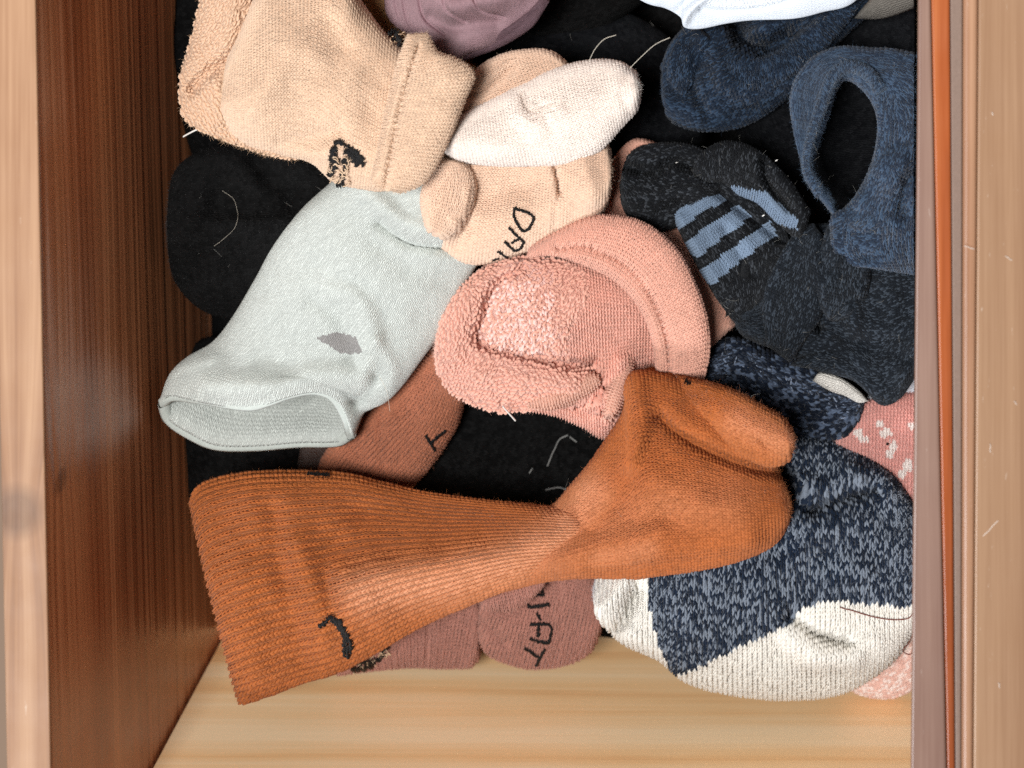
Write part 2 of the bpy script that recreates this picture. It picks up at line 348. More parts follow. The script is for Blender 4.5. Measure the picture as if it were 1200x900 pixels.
        for (uu_, vv_, lf, rad) in sets:
            jit = rg.normal(size=(len(iu), 2)) * .05; uu_ = uu_ + jit[:, :1]; vv_ = vv_ + jit[:, 1:]
            base = samp(P, uu_, vv_); nr = samp(N, uu_, vv_); nr /= np.maximum(np.linalg.norm(nr, axis=-1, keepdims=True), 1e-9)
            du_ = np.linalg.norm(samp(P, iu + 1.0, iv + .5) - samp(P, iu, iv + .5), axis=-1); dv_ = np.linalg.norm(samp(P, iu + .5, iv + 1.0) - samp(P, iu + .5, iv), axis=-1)
            sc = (np.minimum(du_, dv_ * 1.3) if stitch != 'purl' else np.minimum(dv_, du_ * 1.2)) * fat * rg.uniform(.88, 1.14, len(iu))
            ctr = base + nr * (lf[None, :] * .24 * sc[:, None])[..., None]
            if rib and stitch == 'rib': ctr -= nr * (((iu % 2) < 1) * sc * .55)[:, None, None]
            tg = np.gradient(ctr, axis=1); tg /= np.maximum(np.linalg.norm(tg, axis=-1, keepdims=True), 1e-9); bn = np.cross(tg, nr); bn /= np.maximum(np.linalg.norm(bn, axis=-1, keepdims=True), 1e-9); up2 = np.cross(bn, tg)
            R = (rad[None] * sc[:, None] * 1.12)[..., None, None]; an = np.arange(3) * 2 * math.pi / 3 + math.pi / 2
            v_ = ctr[:, :, None] + R * (np.cos(an)[None, None, :, None] * bn[:, :, None] + np.sin(an)[None, None, :, None] * up2[:, :, None])
            ok = (sc > .0002) & np.isfinite(v_).all(axis=(1, 2, 3)); Vs.append(v_[ok]); Cr.append(np.column_stack([samp(ones, iu + .5, iv + .5)[ok], iu[ok], iv[ok]]))
        V4 = np.concatenate(Vs); CC = np.concatenate(Cr); k_ = len(V4); 
        V4[..., 0] = np.clip(V4[..., 0], wall_left_x(V4[..., 1]) + .0008, WALL_RX - .0004); V4[..., 1] = np.maximum(V4[..., 1], PANEL_Y + .0006)
        keep = np.ones(k_, bool) if bare is None else ~inpoly(CC[:, 0], CC[:, 1], bare)
        r1 = rg.random(k_); r2 = .88 * r1 + .12 * np.clip(.5 + 1.3 * vnoise(CC[:, 2] * .9 + 7, CC[:, 3] * .35, seed), 0, 1); sa = {'rnd': rg.random(k_), 'rnb': r2}
        for k, zl in enumerate(zones):
            val = np.zeros(k_)
            for poly in zl: val = np.maximum(val, inpoly(CC[:, 0], CC[:, 1], poly).astype(float))
            if invert: val = 1 - val
            sa['zone%d' % (k + 1)] = val
        if worn:
            val = np.zeros(k_)
            for pts, wd, stt in worn: d, _, _ = pdist(CC[:, 0], CC[:, 1], pts); val = np.maximum(val, stt * np.exp(-(d / wd) ** 2))
            sa['worn'] = val  # paler tint mask, on the rust sock a painted highlight
        PEND.append((V4.reshape(k_, 12, 3)[keep], {a_: b_[keep] for a_, b_ in sa.items()}, mat, None)); own = len(PEND) - 1
    mb = m if lip else mbt
    cb = c if lip else np.sin(np.linspace(-1, 1, mb + 1) * math.pi / 2)
    Pb, UVb, Xb, Yb, _ = layer(cb, False)
    nt = (n + 1) * (m + 1); idt = np.arange(nt).reshape(n + 1, m + 1)
    idb = np.empty((n + 1, mb + 1), int); idb[:, 0] = idt[:, 0]; idb[:, -1] = idt[:, -1]
    inner = np.arange((n + 1) * (mb - 1)).reshape(n + 1, mb - 1) + nt; idb[:, 1:-1] = inner
    V = np.vstack([P.reshape(-1, 3), Pb[:, 1:-1].reshape(-1, 3)]); U = np.vstack([UV.reshape(-1, 2), UVb[:, 1:-1].reshape(-1, 2)])
    XA = np.r_[X.ravel(), Xb[:, 1:-1].ravel()]; YA = np.r_[Y.ravel(), Yb[:, 1:-1].ravel()]
    # nothing pokes through the drawer
    V[:, 0] = np.clip(V[:, 0], wall_left_x(V[:, 1]) + .0012, WALL_RX - .0008)
    V[:, 1] = np.maximum(V[:, 1], PANEL_Y + .0008); V[:, 2] = np.maximum(V[:, 2], .0015)
    def quads(i): return np.stack([i[:-1, :-1], i[1:, :-1], i[1:, 1:], i[:-1, 1:]], -1).reshape(-1, 4)
    F = np.vstack([quads(idt), quads(idb)[:, ::-1]])
    at = {}
    for k, zl in enumerate(zones):
        val = np.zeros(len(XA))
        for poly in zl: val = np.maximum(val, inpoly(XA + vnoise(XA / 3, YA / 3, 4) * 2.5, YA + vnoise(XA / 3, YA / 3, 8) * 2.5, poly).astype(float))
        if invert: val = 1 - val
        at['zone%d' % (k + 1)] = val
    if worn:
        val = np.zeros(len(XA))
        for pts, wd, st in worn: d, _, _ = pdist(XA, YA, pts); val = np.maximum(val, st * np.exp(-(d / wd) ** 2))
        at['worn'] = val  # paler tint mask, on the rust sock a painted highlight
    o = mesh_obj(name, V, F, mat, parent, U, at)
    if stitch: PEND[own] = PEND[own][:3] + (o,)
    if label: o['label'] = label
    if lip:
        md = o.modifiers.new('thick', 'SOLIDIFY'); md.thickness = .0022; md.offset = 0
    SURF[o.name] = (P.reshape(-1, 3), N.reshape(-1, 3), np.stack([X, Y], -1).reshape(-1, 2), proj(P).reshape(-1, 2))
    return o
FOLD = 1.6; SURF = {}; PEND = []
def finish_stitches():
    """link the modelled stitches, leaving out those deep under other clothes, where the cloth's own relief is enough"""
    G = 2.0; Wn, Hn = 640, 500; zb = np.full((Hn, Wn), -1.0)
    for nm, s_ in SURF.items():
        Q = s_[3]; i = np.clip(((Q[:, 1] + 50) / G).astype(int), 0, Hn - 1); j = np.clip(((Q[:, 0] + 40) / G).astype(int), 0, Wn - 1); np.maximum.at(zb, (i, j), s_[0][:, 2])
    for _ in range(2): zb = np.maximum.reduce([zb, np.roll(zb, 1, 0), np.roll(zb, -1, 0), np.roll(zb, 1, 1), np.roll(zb, -1, 1)])
    for _ in range(11): zb = np.minimum.reduce([zb, np.roll(zb, 1, 0), np.roll(zb, -1, 0), np.roll(zb, 1, 1), np.roll(zb, -1, 1)])
    tot = 0
    for V4, sa, mat, parent in PEND:
        c = V4.mean(1); Q = proj(c); i = np.clip(((Q[:, 1] + 50) / G).astype(int), 0, Hn - 1); j = np.clip(((Q[:, 0] + 40) / G).astype(int), 0, Wn - 1)
        ok = (c[:, 2] > zb[i, j] - .007) & (Q[:, 1] > -25) & (Q[:, 0] < 1085); V4 = V4[ok]; k_ = len(V4)
        if not k_: continue
        ix = np.arange(k_ * 12).reshape(k_, 4, 3); jx = np.roll(ix, -1, 2); F = np.stack([ix[:, :-1], ix[:, 1:], jx[:, 1:], jx[:, :-1]], -1).reshape(-1, 4)
        so = mesh_obj('stitches', V4.reshape(-1, 3), F, yarn(mat), parent, None, {a_: np.repeat(b_[ok], 12) for a_, b_ in sa.items()}); so['kind'] = 'stuff'; tot += k_
    print('STITCHES', tot, 'of', sum(len(p_[0]) for p_ in PEND))

def on_surface(objs, pts, lift=.0006):
    """world points on the given surfaces that the photo shows at pts"""
    Pa = np.vstack([SURF[o.name][0] for o in objs]); Q = np.vstack([SURF[o.name][3] for o in objs]); N = np.vstack([SURF[o.name][1] for o in objs])
    out = []; lo = np.min(pts, 0) - 8; hi = np.max(pts, 0) + 8
    m = (Q[:, 0] > lo[0]) & (Q[:, 0] < hi[0]) & (Q[:, 1] > lo[1]) & (Q[:, 1] < hi[1]); Pa, Q, N = Pa[m], Q[m], N[m]
    for p in pts:
        d = (Q[:, 0] - p[0]) ** 2 + (Q[:, 1] - p[1]) ** 2; k = np.argpartition(d, min(7, len(d) - 1))[:7]
        zz = Pa[k, 2].max(); kk = k[Pa[k, 2] > zz - .004]; wq = 1 / (d[kk] + .3); z = (Pa[kk, 2] * wq).sum() / wq.sum(); nn = (N[kk] * wq[:, None]).sum(0)
        out.append(unproj(p[0], p[1], z) + nn / np.linalg.norm(nn) * lift)
    return np.array(out)

def tube(P, r, sides=6):
    P = np.asarray(P, float); n = len(P); r = np.broadcast_to(r, (n,)); T = np.gradient(P, axis=0); T /= np.maximum(np.linalg.norm(T, axis=1, keepdims=True), 1e-9)
    up = np.array([.13, .2, .97]); S = np.cross(T, up); S /= np.maximum(np.linalg.norm(S, axis=1, keepdims=True), 1e-9); Uu = np.cross(S, T)
    a = np.arange(sides) * 2 * math.pi / sides
    V = P[:, None] + r[:, None, None] * (np.cos(a)[None, :, None] * S[:, None] + np.sin(a)[None, :, None] * Uu[:, None])
    i = np.arange(n * sides).reshape(n, sides); j = np.roll(i, -1, 1)
    return V.reshape(-1, 3), np.stack([i[:-1], i[1:], j[1:], j[:-1]], -1).reshape(-1, 4)
def join(parts):
    Vs, Fs, k = [], [], 0
    for V, F in parts: Vs.append(V); Fs.append(F + k); k += len(V)
    return np.vstack(Vs), np.vstack(Fs)

def stitched(name, parent, mat, surf, strokes, wpx, jag=.25, lift=.0007, label=None):
    """embroidery: satin stitches laid side by side across each stroke"""
    parts = []
    for st in strokes:
        st = [tuple(q) for q in st]; L = np.hypot(*np.diff(np.array(st, float), axis=0).T).sum(); n = max(4, int(L / 1.15)); c = cr(st, n)
        t = np.gradient(c, axis=0); t /= np.maximum(np.linalg.norm(t, axis=1, keepdims=True), 1e-9); nn = np.stack([-t[:, 1], t[:, 0]], -1)
        for k in range(n):
            w0 = wpx * (.5 + jag * RNG.uniform(-1, 1)); w1 = wpx * (.5 + jag * RNG.uniform(-1, 1)); sl = RNG.uniform(-.4, .4)
            a = c[k] - nn[k] * w0 - t[k] * sl; b = c[k] + nn[k] * w1 + t[k] * sl; q = np.array([a + (b - a) * f for f in (0, .25, .5, .75, 1)])
            P = on_surface(surf, q, .0004 + lift); P[:, 2] += np.array([-.6, .0, .3, .0, -.6]) * lift
            parts.append(tube(P, np.array([.4, .9, 1, .9, .4]) * PX * .85, 5))
    V, F = join(parts); o = mesh_obj(name, V, F, mat, parent)
    if label: o['label'] = label
    return o

def fuzz(parent, surf_o, count, mat, length=(2.0, 5.0), r=.000028, seed=1, flat=.6):
    P, N, XY, Q = SURF[surf_o.name]; rg = np.random.default_rng(seed)
    k = rg.integers(0, len(P), count); p = P[k]; n = N[k]; rnd = rg.normal(size=(count, 3)); rnd -= (rnd * n).sum(1, keepdims=True) * n * .5
    rnd /= np.linalg.norm(rnd, axis=1, keepdims=True); L = rg.uniform(*length, count)[:, None] * PX
    d0 = n * (1 - flat) + rnd * flat; rnd2 = rg.normal(size=(count, 3)) * .35
    pts = np.stack([p - n * .0002, p + d0 * L * .5, p + (d0 + rnd2) * L], 1)
    hc = bpy.data.hair_curves.new('fuzz'); hc.add_curves([3] * count)
    parent = surf_o
    hc.attributes['position'].data.foreach_set('vector', (pts.reshape(-1, 3) - wloc(parent)).astype(np.float32).ravel())
    ra = hc.attributes.get('radius') or hc.attributes.new('radius', 'FLOAT', 'POINT')
    ra.data.foreach_set('value', np.tile([r, r * .8, r * .3], count).astype(np.float32))
    hc.materials.append(mat); o = bpy.data.objects.new('fuzz', hc); COL.objects.link(o); o.parent = parent; o['kind'] = 'stuff'; return o

def loops(parent, surf_o, mat, step=5.5, size=(4.2, 2.9, 3.0), poly=None, name='terry_loops', seed=3, dirf=None, thin=0.0, swap=False):
    """terry: every loop of yarn a small bent bead standing on the cloth"""
    P, N, XY, Q = SURF[surf_o.name]; rg = np.random.default_rng(seed)
    lo, hi = XY.min(0), XY.max(0); gx = np.arange(lo[0], hi[0], step); gy = np.arange(lo[1], hi[1], step * .8)
    G = np.stack(np.meshgrid(gx, gy), -1); G[1::2, :, 0] += step / 2; G = G.reshape(-1, 2); G += rg.normal(size=G.shape) * step * .16
    if poly is not None: G = G[inpoly(G[:, 0], G[:, 1], poly)]
    # unit bead: a short fat bent capsule
    ring = 6; prof = [(-1, 0), (-.75, .6), (0, 1), (.75, .6), (1, 0)]
    bv = []; bf = []
    for (x, r) in prof:
        for k in range(ring): an = 2 * math.pi * k / ring; bv.append((x, r * math.cos(an), r * math.sin(an) - .35 * x * x))
    for i in range(len(prof) - 1):
        for k in range(ring): k2 = (k + 1) % ring; bf.append((i * ring + k, (i + 1) * ring + k, (i + 1) * ring + k2, i * ring + k2))
    bv = np.array(bv); bf = np.array(bf); parts = []
    w = 4096; order = np.argsort(XY[:, 1]); Ys = XY[order, 1]
    for g in G:
        i0, i1 = np.searchsorted(Ys, [g[1] - 2.5, g[1] + 2.5]); kk = order[i0:i1]
        if len(kk) == 0: continue
        d = (XY[kk, 0] - g[0]) ** 2 + (XY[kk, 1] - g[1]) ** 2; j = d.argmin()
        if d[j] > 7 or rg.random() < thin: continue
        k = kk[j]; n = N[k]; p = P[k]
        ang = dirf(g) if dirf else rg.uniform(0, math.pi); ang += rg.normal() * .35
        t = np.array([math.cos(ang), -math.sin(ang), 0]); t -= (t @ n) * n; t /= np.linalg.norm(t); b = np.cross(n, t)
        sc = PX * rg.uniform(.8, 1.2); v = p + n * size[2] * .25 * sc + sc * .5 * (bv[:, :1] * size[0] * t + bv[:, 1:2] * size[1] * b + bv[:, 2:] * size[2] * n)
        parts.append((v, bf))
    V, F = join(parts); o = mesh_obj(name, V, F, mat, surf_o); o['kind'] = 'stuff'; return o

def thread(name, parent, mat, pts, z, r, n=24, surf=None, lift=.001):
    c = cr(pts, n)
    if surf: P = on_surface(surf, c[:, :2], lift)
    else:
        zz = np.interp(np.linspace(0, 1, n), np.linspace(0, 1, len(z)), z) if isinstance(z, (list, tuple)) else np.full(n, z)
        P = np.array([unproj(a[0], a[1], q) for a, q in zip(c, zz)])
    V, F = tube(P, r, 5); return mesh_obj(name, V, F, mat, parent)
# ------------------------------------------------------------------ the drawer
M_SIDE = wood('dark stained wood', (104, 56, 34), (170, 106, 70), (202, 138, 96), 1, rough=.34, ring=42, bump=.0007, knots=((float(unproj(47, 590, RIM)[1]), .135 + .8 * float(LT1[0]), .006, .8),), coat=.12, fine=.7, contrast=1.15, ridge=260, finew=.14)
M_TOP = wood('worn stained rim', (116, 78, 52), (158, 116, 84), (188, 148, 114), 1, rough=.6, ring=90, bump=.0002, knots=((float(unproj(25, 600, RIM)[1]), RIM + .8 * float(unproj(20, 600, RIM)[0]), .012, 1.2),), coat=0, worn=(215, 195, 175))
M_PINE = wood('pale pine', (220, 160, 102), (244, 200, 148), (250, 218, 176), 0, rough=.5, ring=62, bump=.00010, coat=.05, streak=.2, finew=.12, contrast=2.6)
M_ORANGE = wood('orange lacquered edge', (120, 58, 26), (164, 84, 42), (190, 112, 66), 1, rough=.35, ring=120, bump=.0002, coat=.0)
M_MAUVE = wood('greyed lacquered rim', (104, 78, 66), (130, 100, 88), (150, 120, 106), 1, rough=.38, ring=80, bump=.0002, coat=.05, worn=(200, 185, 175))
M_FRAME = wood('brown cabinet front', (134, 102, 76), (152, 116, 88), (170, 134, 104), 1, rough=.4, ring=40, bump=.0002, coat=.1, streak=.2, worn=(225, 210, 195))
M_GROOVE = plain('grey brown groove', (134, 112, 100), .5)
M_EDGE = wood('rubbed cabinet edge', (128, 88, 62), (158, 114, 86), (182, 140, 110), 1, rough=.4, ring=90, bump=.0002, coat=.1, worn=(225, 205, 190))

drawer = thing('drawer', 'open wooden drawer, dark stained sides and pale pine end, holding all the socks', 'drawer', 600, 450, 0, None)
def slab(name, P8, mat, parent, bev=.0012):
    """eight corners (bottom four, top four) with small bevels"""
    F = [(0, 3, 2, 1), (4, 5, 6, 7), (0, 1, 5, 4), (1, 2, 6, 5), (2, 3, 7, 6), (3, 0, 4, 7)]
    o = mesh_obj(name, P8, F, mat, parent, smooth=False)
    if bev: m = o.modifiers.new('bevel', 'BEVEL'); m.width = bev; m.segments = 3
    return o
def box(name, x0, x1, y0, y1, z0, z1, mat, parent, bev=.0012):
    return slab(name, [(x0, y0, z0), (x1, y0, z0), (x1, y1, z0), (x0, y1, z0), (x0, y0, z1), (x1, y0, z1), (x1, y1, z1), (x0, y1, z1)], mat, parent, bev)
YF, YB = PANEL_Y, float(unproj(0, -260, RIM)[1])       # end panel face, far end of the drawer
TH = .017
xa, xb = wall_left_x(YF - .016), wall_left_x(YB)
slab('side_panel', [(xa - TH, YF - .016, -.006), (xa, YF - .016, -.006), (xb, YB, -.006), (xb - TH, YB, -.006),
                    (xa - TH, YF - .016, RIM - .0015), (xa, YF - .016, RIM - .0015), (xb, YB, RIM - .0015), (xb - TH, YB, RIM - .0015)], M_SIDE, drawer, .0008)['label'] = 'dark stained left side with lines of grain'
cp = slab('rim_strip', [(xa - TH - .001, YF - .016, RIM - .0012), (xa + .0004, YF - .016, RIM - .0012), (xb + .0004, YB, RIM - .0012), (xb - TH - .001, YB, RIM - .0012),
                   (xa - TH - .001, YF - .016, RIM), (xa + .0004, YF - .016, RIM), (xb + .0004, YB, RIM), (xb - TH - .001, YB, RIM)], M_TOP, drawer, .0004)
cp['label'] = 'rubbed top edge with a dark knot'
box('end_panel', xa + .001, WALL_RX - .0006, YF - .016, YF, -.005, RIM - .004, M_PINE, drawer)['label'] = 'pale pine end board'
box('bottom_panel', xa, WALL_RX, YF + .001, YB - .001, -.005, 0, M_PINE, drawer, 0)
box('back_panel', xb + .001, WALL_RX - .001, YB - .013, YB, .0005, RIM - .004, M_SIDE, drawer)
def bar(name, a0, a1, b0, b1, z1, mat, parent, bev):
    """a long bar whose left edge runs from pixel a0 (far end) to b0 (near end) and right edge from a1 to b1"""
    def X(a, b, y): t = (y - YB) / (YF - YB); yy = -260 + t * 1370; q = a + (b - a) * yy / 900; return float(unproj(q, 450, RIM)[0])
    y0, y1 = YF - .03, YB
    return slab(name, [(X(a0, b0, y0), y0, -.006), (X(a1, b1, y0), y0, -.006), (X(a1, b1, y1), y1, -.006), (X(a0, b0, y1), y1, -.006),
                       (X(a0, b0, y0), y0, z1), (X(a1, b1, y0), y0, z1), (X(a1, b1, y1), y1, z1), (X(a0, b0, y1), y1, z1)], mat, parent, bev)
bar('side_panel', 1076, 1090.5, 1067, 1109, RIM, M_MAUVE, drawer, .0016)['label'] = 'right side with a greyish lacquered rim'
bar('edge_strip', 1091, 1113, 1109.5, 1119, RIM - .001, M_ORANGE, drawer, .0016)['label'] = 'orange brown strip beside the right rim'
cab = thing('cabinet_frame', 'broad brown lacquered cabinet board running along the right of the drawer', 'cabinet', 1160, 450, 0, None)
bar('frame_fillet', 1113.6, 1128, 1119.6, 1126, RIM - .0006, M_GROOVE, cab, .0014)
bar('frame_edge', 1128.5, 1146, 1126.5, 1140, RIM + .001, M_EDGE, cab, .0020)
bar('frame_board', 1146.4, 1360, 1140.4, 1360, RIM + .0012, M_FRAME, cab, .0010)
SC_ = plain('pale scratch', (226, 212, 200), .6)
for (x0, y0, x1, y1) in ((1152, 628, 1170, 610), (1162, 131, 1164, 135), (1178, 300, 1186, 305), (1130, 288, 1142, 292), (1170, 800, 1172, 806), (1188, 470, 1192, 474), (1160, 520, 1161, 530)):
    P_ = [unproj(x0 + (x1 - x0) * k / 3 + .8 * math.sin(k * 2), y0 + (y1 - y0) * k / 3, RIM + .0013) for k in range(4)]; V_, F_ = tube(P_, .00018, 4); mesh_obj('scratch', V_, F_, SC_, cab)

fl = mesh_obj('floor', [(-4, -4, -.45), (4, -4, -.45), (4, 4, -.45), (-4, 4, -.45)], [(0, 1, 2, 3)], plain('room floor', (150, 125, 105)), smooth=False); fl['kind'] = 'structure'

# ------------------------------------------------------------------ yarns
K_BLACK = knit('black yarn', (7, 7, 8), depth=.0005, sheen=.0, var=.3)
K_BLACK2 = knit('soft black yarn', (9, 9, 10), (18, 18, 19), .25, depth=.0006, sheen=.02, var=.3)
K_NAVYBLK = knit('navy black yarn', (7, 9, 14), depth=.0005, sheen=.0, var=.3)
K_TAN = knit('tan yarn', (222, 192, 166), depth=.0007, sheen=.35, var=.08)
K_TANP = knit('tan purl yarn', (224, 184, 146), kind='purl', depth=.0006, sheen=.35, var=.08)
K_TERRYTAN = knit('tan terry yarn', (220, 182, 152), kind='purl', depth=.0006, sheen=.3, var=.12)
K_PEACH = knit('peach yarn', (226, 194, 170), depth=.0006, sheen=.35, var=.07)
K_WHITE = knit('cream white yarn', (238, 224, 214), depth=.0006, sheen=.3, var=.06)
K_MINT = knit('pale mint yarn', (222, 228, 222), depth=.0006, sheen=.25, var=.05, zones=[((158, 154, 152), .5)])
K_BROWN = knit('russet brown yarn', (172, 108, 80), depth=.0007, sheen=.25, var=.12)
K_RUST = knit('rust yarn', (174, 98, 48), depth=.0008, sheen=.12, var=.14, worn=(226, 160, 122))  # paler second tint is the ridge highlight painted into the yarn colour
K_RUSTP = knit('rust purl yarn', (172, 96, 48), kind='purl', depth=.0008, sheen=.12, var=.14, worn=(222, 154, 114))  # same highlight tint, painted into the foot's yarn
K_MAUVE = knit('dusty rose brown yarn', (174, 122, 108), depth=.0007, sheen=.3, var=.10)
K_PINK = knit('coral pink yarn', (222, 168, 148), depth=.0006, sheen=.35, var=.08)
K_PINKT = knit('coral terry yarn', (226, 168, 150), kind='purl', depth=.0006, sheen=.35, var=.10, worn=(246, 214, 208))
K_PINKF = knit('coral fine yarn', (216, 166, 146), kind='purl', depth=.0004, sheen=.3, var=.07)
K_MARL = knit('navy and white marl yarn', (22, 34, 52), (120, 129, 142), .42, depth=.0010, sheen=.2, var=.2, zones=[((232, 228, 220), .6)], leg2=True)
K_MARLD = knit('dark navy marl yarn', (16, 24, 38), (84, 97, 118), .38, depth=.0012, sheen=.2, var=.2, leg2=True)
K_CREAM = knit('cream yarn', (232, 228, 220), depth=.0007, sheen=.3, var=.05)
K_PALEP = knit('pale pink marl yarn', (226, 184, 170), (240, 222, 214), .4, depth=.0008, sheen=.4, var=.06)
K_DOTP = knit('pink yarn with white dots', (224, 160, 150), depth=.0006, sheen=.4, var=.09, zones=[((240, 232, 226), .9)])
K_STRIPE = knit('charcoal yarn with blue stripes', (20, 22, 26), (62, 66, 72), .24, depth=.0006, sheen=.12, var=.2, zones=[((124, 142, 164), .5)])
K_CHAR = knit('charcoal yarn', (22, 27, 34), (58, 66, 76), .30, depth=.0005, sheen=.12, var=.2)
K_DENIM = knit('denim blue yarn', (30, 43, 62), (60, 80, 104), .42, depth=.0008, sheen=.4, var=.2)
K_NAVY = knit('navy yarn', (20, 32, 48), (44, 61, 82), .36, depth=.0008, sheen=.2, var=.2)
K_COTTON = knit('white jersey cloth', (228, 236, 246), depth=.0002, sheen=.1, var=.03)
K_MAUVEC = knit('mauve jersey cloth', (186, 150, 158), depth=.0003, sheen=.2, var=.08, scale=1.6)
K_OCHRE = knit('ochre yarn', (176, 132, 86), depth=.0006, sheen=.2, var=.1)
K_GREY = knit('grey cloth', (120, 116, 110), depth=.0004, sheen=.1, var=.1)
M_EMB = plain('black embroidery thread', (12, 12, 13), .6, spec=.3)
M_TANTH = plain('tan thread', (226, 196, 164), .8)
M_WTH = plain('white thread', (240, 236, 230), .7)
M_HAIR = plain('pale hair', (214, 206, 190), .5)
M_REDTH = plain('reddish thread', (120, 60, 50), .7)
def fz(n, c): return plain(n + ' fibres', c, .9, .3, .2)

# ------------------------------------------------------------------ dark clothes at the bottom of the heap
def dark(label, A, B, z, h, mat=K_BLACK, name='sock', cat='sock', **kw):
    xs = [p[0] for p in A + B]; ys = [p[1] for p in A + B]; t = thing(name, label, cat, sum(xs) / len(xs), sum(ys) / len(ys), z if not isinstance(z, (list, tuple)) else z[0])
    o = loft('leg', t, mat, A, B, z, h, res=kw.pop('res', 4), **kw); return t, o
t, o = dark('black fuzzy sock against the left wall, above the pale mint sock', [(196, 265), (205, 200), (250, 172), (320, 170), (400, 190), (440, 240)], [(196, 265), (205, 330), (250, 370), (320, 370), (400, 330), (440, 240)], .052, .020, K_BLACK2,
            feats=[('s', [(210, 252), (290, 255), (380, 245)], 5, .004, 40), ('v', [(300, 190), (340, 230)], 12, -.004)], noise=(.003, 45), seed=4, res=1.6)
fuzz(t, o, 3500, fz('black', (18, 18, 20)), (2, 5))
thread('loose_hair', t, M_HAIR, [(262, 222), (276, 235), (278, 262), (262, 278), (252, 286)], 0, .00005, surf=[o])
dark('plain black sock in the dark gap left of the rust sock cuff', [(205, 480), (230, 400), (330, 400), (420, 430), (430, 560)], [(205, 480), (215, 620), (300, 680), (400, 660), (430, 560)], .018, .022)
t, ob = dark('black sock with grey stitch marks between the pink and rust socks', [(470, 500), (520, 450), (620, 450), (720, 480), (760, 560)], [(470, 500), (480, 620), (560, 680), (700, 670), (760, 560)], .028, .016, K_BLACK)
dark('flat black sheet added on the drawer bottom to darken the gaps in the heap', [(238, 735), (238, 300), (238, -150), (500, -160), (1090, -160)], [(238, 735), (600, 738), (1080, 738), (1085, 300), (1090, -160)], .004, .006, K_BLACK, 'cloth', 'cloth', res=8, hb=.002)  # added sheet, black so the gaps between the socks stay dark
GM = plain('grey stitch marks', (120, 120, 118), .7)
for st in ([(642, 545), (648, 530), (652, 522)], [(650, 526), (656, 514), (666, 509)], [(668, 511), (676, 517)], [(621, 553), (624, 548)], [(640, 573), (655, 570), (664, 573)]): thread('stitch_mark', t, GM, st, 0, .0004, n=8, surf=[ob], lift=.0006)
dark('navy black sock in the deep gap between the white toe and the navy sock', [(560, 60), (620, 20), (720, 10), (800, 60), (830, 160)], [(560, 60), (600, 170), (680, 240), (770, 240), (830, 160)], .030, .022, K_NAVYBLK)
dark('black cloth at the top right behind the denim blue sock', [(860, 60), (930, -10), (1000, -30), (1090, -20), (1100, 120)], [(860, 60), (870, 180), (930, 240), (1030, 240), (1100, 120)], .040, .022, K_NAVYBLK, 'cloth', 'cloth')
dark('black cloth under the mauve cloth at the top', [(380, -60), (470, -80), (600, -80), (700, -60), (760, 0)], [(380, -60), (420, 40), (520, 90), (650, 70), (760, 0)], .030, .020, K_BLACK, 'cloth', 'cloth')
dark('black sock under the striped sock, right of the pink ball', [(740, 420), (800, 330), (900, 300), (1000, 320), (1080, 400)], [(740, 420), (770, 500), (860, 540), (980, 520), (1080, 400)], .022, .020, K_BLACK)
dark('dark sock under the tan ball near the left wall', [(170, 60), (190, -60), (300, -80), (400, -60), (440, 60)], [(170, 60), (190, 160), (280, 200), (380, 190), (440, 60)], .018, .022, K_BLACK)
t, o = dark('greyish cloth peeping out at the top right corner', [(1000, 22), (1015, 4), (1040, -20), (1100, -30)], [(1000, 22), (1035, 22), (1070, 10), (1100, -5)], .075, .008, K_GREY, 'cloth', 'cloth')
t, o = dark('ochre brown cloth between the tan ball and the mauve cloth', [(385, -30), (400, -40), (440, -40), (470, -10), (500, 40), (560, 80)], [(385, -30), (400, 20), (440, 40), (470, 60), (515, 85), (560, 82)], .060, .010, K_OCHRE, 'cloth', 'cloth')
fuzz(t, o, 2500, fz('ochre', (190, 150, 105)), (2, 5))

# ------------------------------------------------------------------ russet sock under the mint sock
t = thing('sock', 'russet brown sock lying under the pale mint sock, black T mark near its toe', 'sock', 470, 470, .04)
o = loft('foot', t, K_BROWN, [(600, 260), (572, 300), (545, 335), (520, 385), (490, 425), (450, 468), (405, 505), (380, 535), (376, 560), (400, 590)], [(640, 300), (610, 330), (590, 370), (560, 420), (546, 460), (537, 495), (518, 528), (497, 555), (470, 580), (430, 592)], .045, .020, hb=.012,
         stitch='jersey', feats=[('v', [(500, 400), (470, 440), (450, 480), (448, 540)], 5, -.0012), ('v', [(590, 320), (550, 370), (520, 420)], 14, .003)], wale=4.6, seed=6)
stitched('letter', t, M_EMB, [o], [[(499, 508), (509, 526)], [(504, 517), (521, 503)]], 3.2)
fuzz(t, o, 6000, fz('russet', (190, 120, 85)), (2, 5))
dark('small dark brown sock edge in the shadow below the mint sock', [(352, 520), (372, 505), (395, 515), (398, 560)], [(352, 520), (350, 560), (372, 590), (398, 580)], .040, .008, knit('dark brown yarn', (60, 34, 22), depth=.0006))

